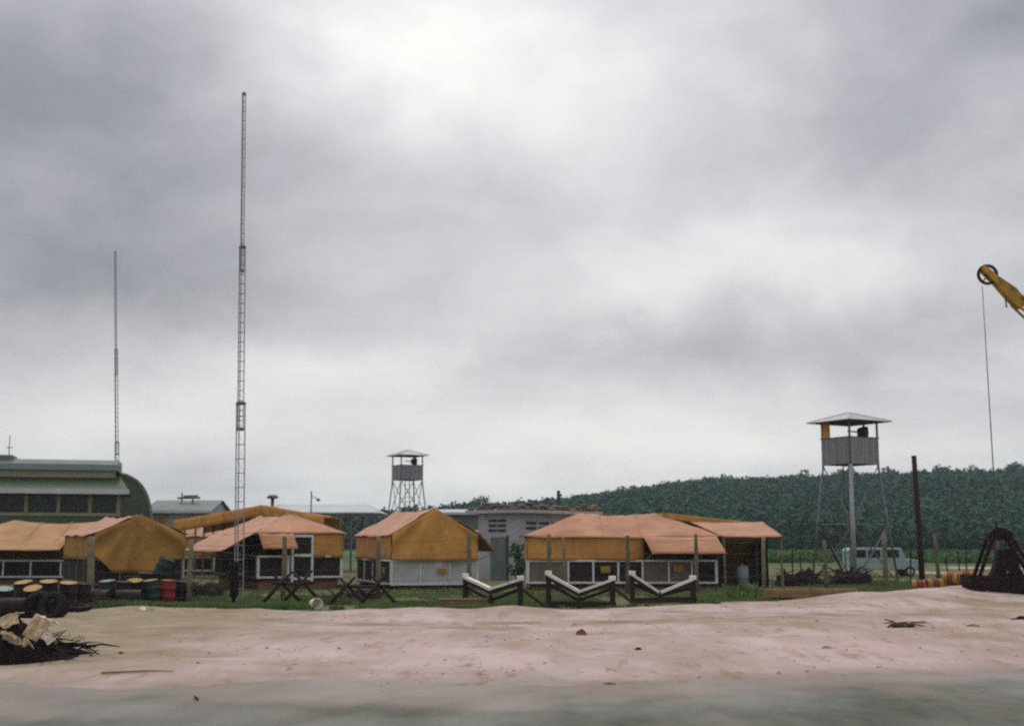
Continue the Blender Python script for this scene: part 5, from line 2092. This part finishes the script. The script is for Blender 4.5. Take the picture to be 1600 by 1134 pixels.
# thin bare stakes behind the fence on the right
for i, (px, d, yt, yb, ln, lb) in enumerate([
        (1238, 70, 858, 900, .05, 'thin dark stake left of the brush pile gap'), (1252, 71, 862, 898, -.06, 'thin dark stake beside the brush pile'),
        (1422, 66, 848, 900, .1, 'short stake left of the tall dark pole'), (1482, 66, 872, 905, -.12, 'short leaning stake right of the fence posts'),
        (1500, 66, 862, 900, -.08, 'short thin stake left of the crane bucket'), (1510, 72, 850, 890, .04, 'thin far stake behind the crane bucket')]):
    x = X(px, d)
    t = thing('stake', lb, 'stake', (x, d, G(x, d) - .1), group='bare stakes behind the fence')
    zt = Z(yt, d) - t.location.z
    MB().path([(0, 0, 0), (ln * .4, 0, zt * .5), (ln, 0, zt)], [.045, .04, .03], 6).build('shaft', M['dark_wood'], t)
t = thing('prop_pole', 'dark pole propped at a slant left of the near watchtower', 'pole', (X(1326, 70.5), 70.5, G(X(1326, 70.5), 70.5)))
b = W(1280, 818, 70.5) - t.location
MB().path([(0, 0, 0), b * .5, b], [.07, .065, .055], 7).build('shaft', M['dark_wood'], t, True)
t = thing('water_tank', 'pale teal upright drum standing inside the open shelter', 'drum', (X(1160, 65.4), 65.4, G(X(1160, 65.4), 65.4)))
MB().lathe([(0, 0), (.30, 0), (.31, .03), (.31, .5), (.325, .52), (.31, .54), (.31, 1.0), (.2, 1.08), (0, 1.1)], 18).build('body', M['drum_blue'], t, True)
MB().tube((0, 0, 1.08), (0, 0, 1.2), .06, n=8).build('cap', M['steel'], t)

# ------------------------------------------------------------------ small litter on the sand
def clod(label, px, d, sx, sy, sz, ma, seed, name='clod', cat='debris', group='litter on the sand'):
    x = X(px, d, 970)
    t = thing(name, label, cat, (x, d, G(x, d)), group=group)
    n, k = 10, 6
    r = random.Random(seed)
    vs, fs = [], []
    for j in range(k):
        ph = math.pi / 2 * j / (k - 1)
        for i in range(n):
            th = 2 * math.pi * i / n
            q = 1 + r.uniform(-.3, .3)
            vs.append((sx * math.cos(th) * math.cos(ph) * q, sy * math.sin(th) * math.cos(ph) * q, sz * math.sin(ph) * (1 + r.uniform(-.2, .2)) - .02))
    for j in range(k - 1):
        for i in range(n):
            fs.append((j * n + i, j * n + (i + 1) % n, (j + 1) * n + (i + 1) % n, (j + 1) * n + i))
    mb = MB()
    mb.add(vs, fs)
    mb.build('lump', M[ma], t)
    return t


def dd(py, z=.12):
    return (H - z) * F / (py - 850)


t = clod('dark tuft of roots and soil lying on the sand at the right', 1408, dd(976), .34, .3, .16, 'dark_wood', 3, 'root_tuft')
r = random.Random(2)
for k in range(22):
    a = r.uniform(0, 6.28)
    e = Vector((math.cos(a) * r.uniform(.3, .75) + .1, math.sin(a) * .4, r.uniform(.0, .22)))
    MB().path([(0, 0, .05), e * .5 + Vector((0, 0, .07)), e], [.02, .014, .006], 5).build('root', M['timber'], t)
clod('dark lump at the right edge of the sand', 1597, dd(964), .25, .25, .10, 'char', 5)
clod('reddish brown lump in the middle of the sand', 908, dd(992), .12, .1, .14, 'brown_wood', 6)
clod('small dark stone on the sand right of centre', 997, dd(1011), .08, .07, .06, 'char', 7)
clod('small brown clod on the sand below the second cradle', 952, dd(1050), .12, .1, .05, 'timber', 8)
clod('small clod on the sand right of the dark stick', 826, dd(1060), .12, .1, .05, 'timber', 9)
clod('small dark clod on the sand near the black heap', 191, dd(1013), .07, .07, .05, 'char', 10)
clod('pale stone at the grass edge below the second fence post', 222, dd(957), .14, .1, .12, 'white_paint', 11)
clod('brown clod on the sand at the far right', 1520, dd(978), .2, .12, .07, 'timber', 12)
clod('brown clod below the third cradle', 1290, dd(1010), .12, .1, .06, 'timber', 13)
d = dd(1084, 0)
x = X(306, d, 1084)
t = thing('stick', 'short dark stick lying on the road edge at the left', 'stick', (x, d, max(G(x, d), 0) + .015))
MB().path([(-.07, .22, .01), (0, 0, .02), (.09, -.2, .01)], [.012, .016, .01], 6).build('shaft', M['char'], t, True)
d = dd(1040)
x = X(215, d, 1040)
t = thing('stick', 'long thin branch on the sand right of the black heap', 'stick', (x, d, G(x, d) + .01))
pts = [Vector((u_, .12 * u_ + .05 * math.sin(3 * u_), G(x + u_, d + .12 * u_) - G(x, d) + .015)) for u_ in np.linspace(-.6, .6, 7)]
MB().path(pts, [.02, .02, .018, .016, .014, .012, .008], 6).build('shaft', M['timber'], t, True)


# scattered small clods and gravel: too many to count
def scatter():
    r = np.random.default_rng(9)
    n = 5000
    x = r.uniform(-24, 28, n)
    y = r.uniform(17, 56, n)
    m = (y < crest(x) + .5) & (y > road_edge(x) - .5) & (vnoise(x * .5, y * .5, 71) + .5 * vnoise(x * 1.5, y * 1.5, 72) > .02) & (np.abs(x) < y * .45)
    x, y = x[m], y[m]
    z = np.maximum(gz(x, y), np.where(y < 22, 0.0, -1))
    s = r.gamma(2.0, .009, len(x)) + .005
    base = np.array([(1, 0, 0), (0, 1, 0), (-1, 0, 0), (0, -1, 0), (0, 0, .8), (0, 0, -.5)])
    tri = np.array([0, 1, 4, 1, 2, 4, 2, 3, 4, 3, 0, 4])
    jit = base[None] * r.uniform(.6, 1.5, (len(x), 6, 3))
    a = r.uniform(0, 6.28, len(x))
    ca, sa = np.cos(a)[:, None], np.sin(a)[:, None]
    v = np.stack([jit[..., 0] * ca - jit[..., 1] * sa, jit[..., 0] * sa + jit[..., 1] * ca, jit[..., 2]], -1) * s[:, None, None]
    v += np.stack([x, y, z], 1)[:, None, :]
    f = (np.arange(len(x))[:, None] * 6 + tri[None]).reshape(-1)
    o = fastmesh('gravel', v.reshape(-1, 3), f, 3, M['clod'])
    tag(o, 'small clods and gravel scattered over the sand', 'gravel', kind='stuff')


scatter()

# ------------------------------------------------------------------ haze
def haze():
    mb = MB()
    mb.box((0, 825, 36), (5200, 2000, 76))
    m = bpy.data.materials.new('haze_air')
    m.use_nodes = True
    nt = m.node_tree
    for n in list(nt.nodes):
        if n.type != 'OUTPUT_MATERIAL':
            nt.nodes.remove(n)
    v = nt.nodes.new('ShaderNodeVolumePrincipled')
    v.inputs['Color'].default_value = (.74, .88, 1.0, 1)
    v.inputs['Density'].default_value = 0.00020
    v.inputs['Anisotropy'].default_value = 0.2
    nt.links.new(v.outputs[0], nt.nodes['Material Output'].inputs['Volume'])
    o = mb.build('haze', m)
    tag(o, 'thin damp haze over the whole plain', 'haze', kind='stuff')


haze()
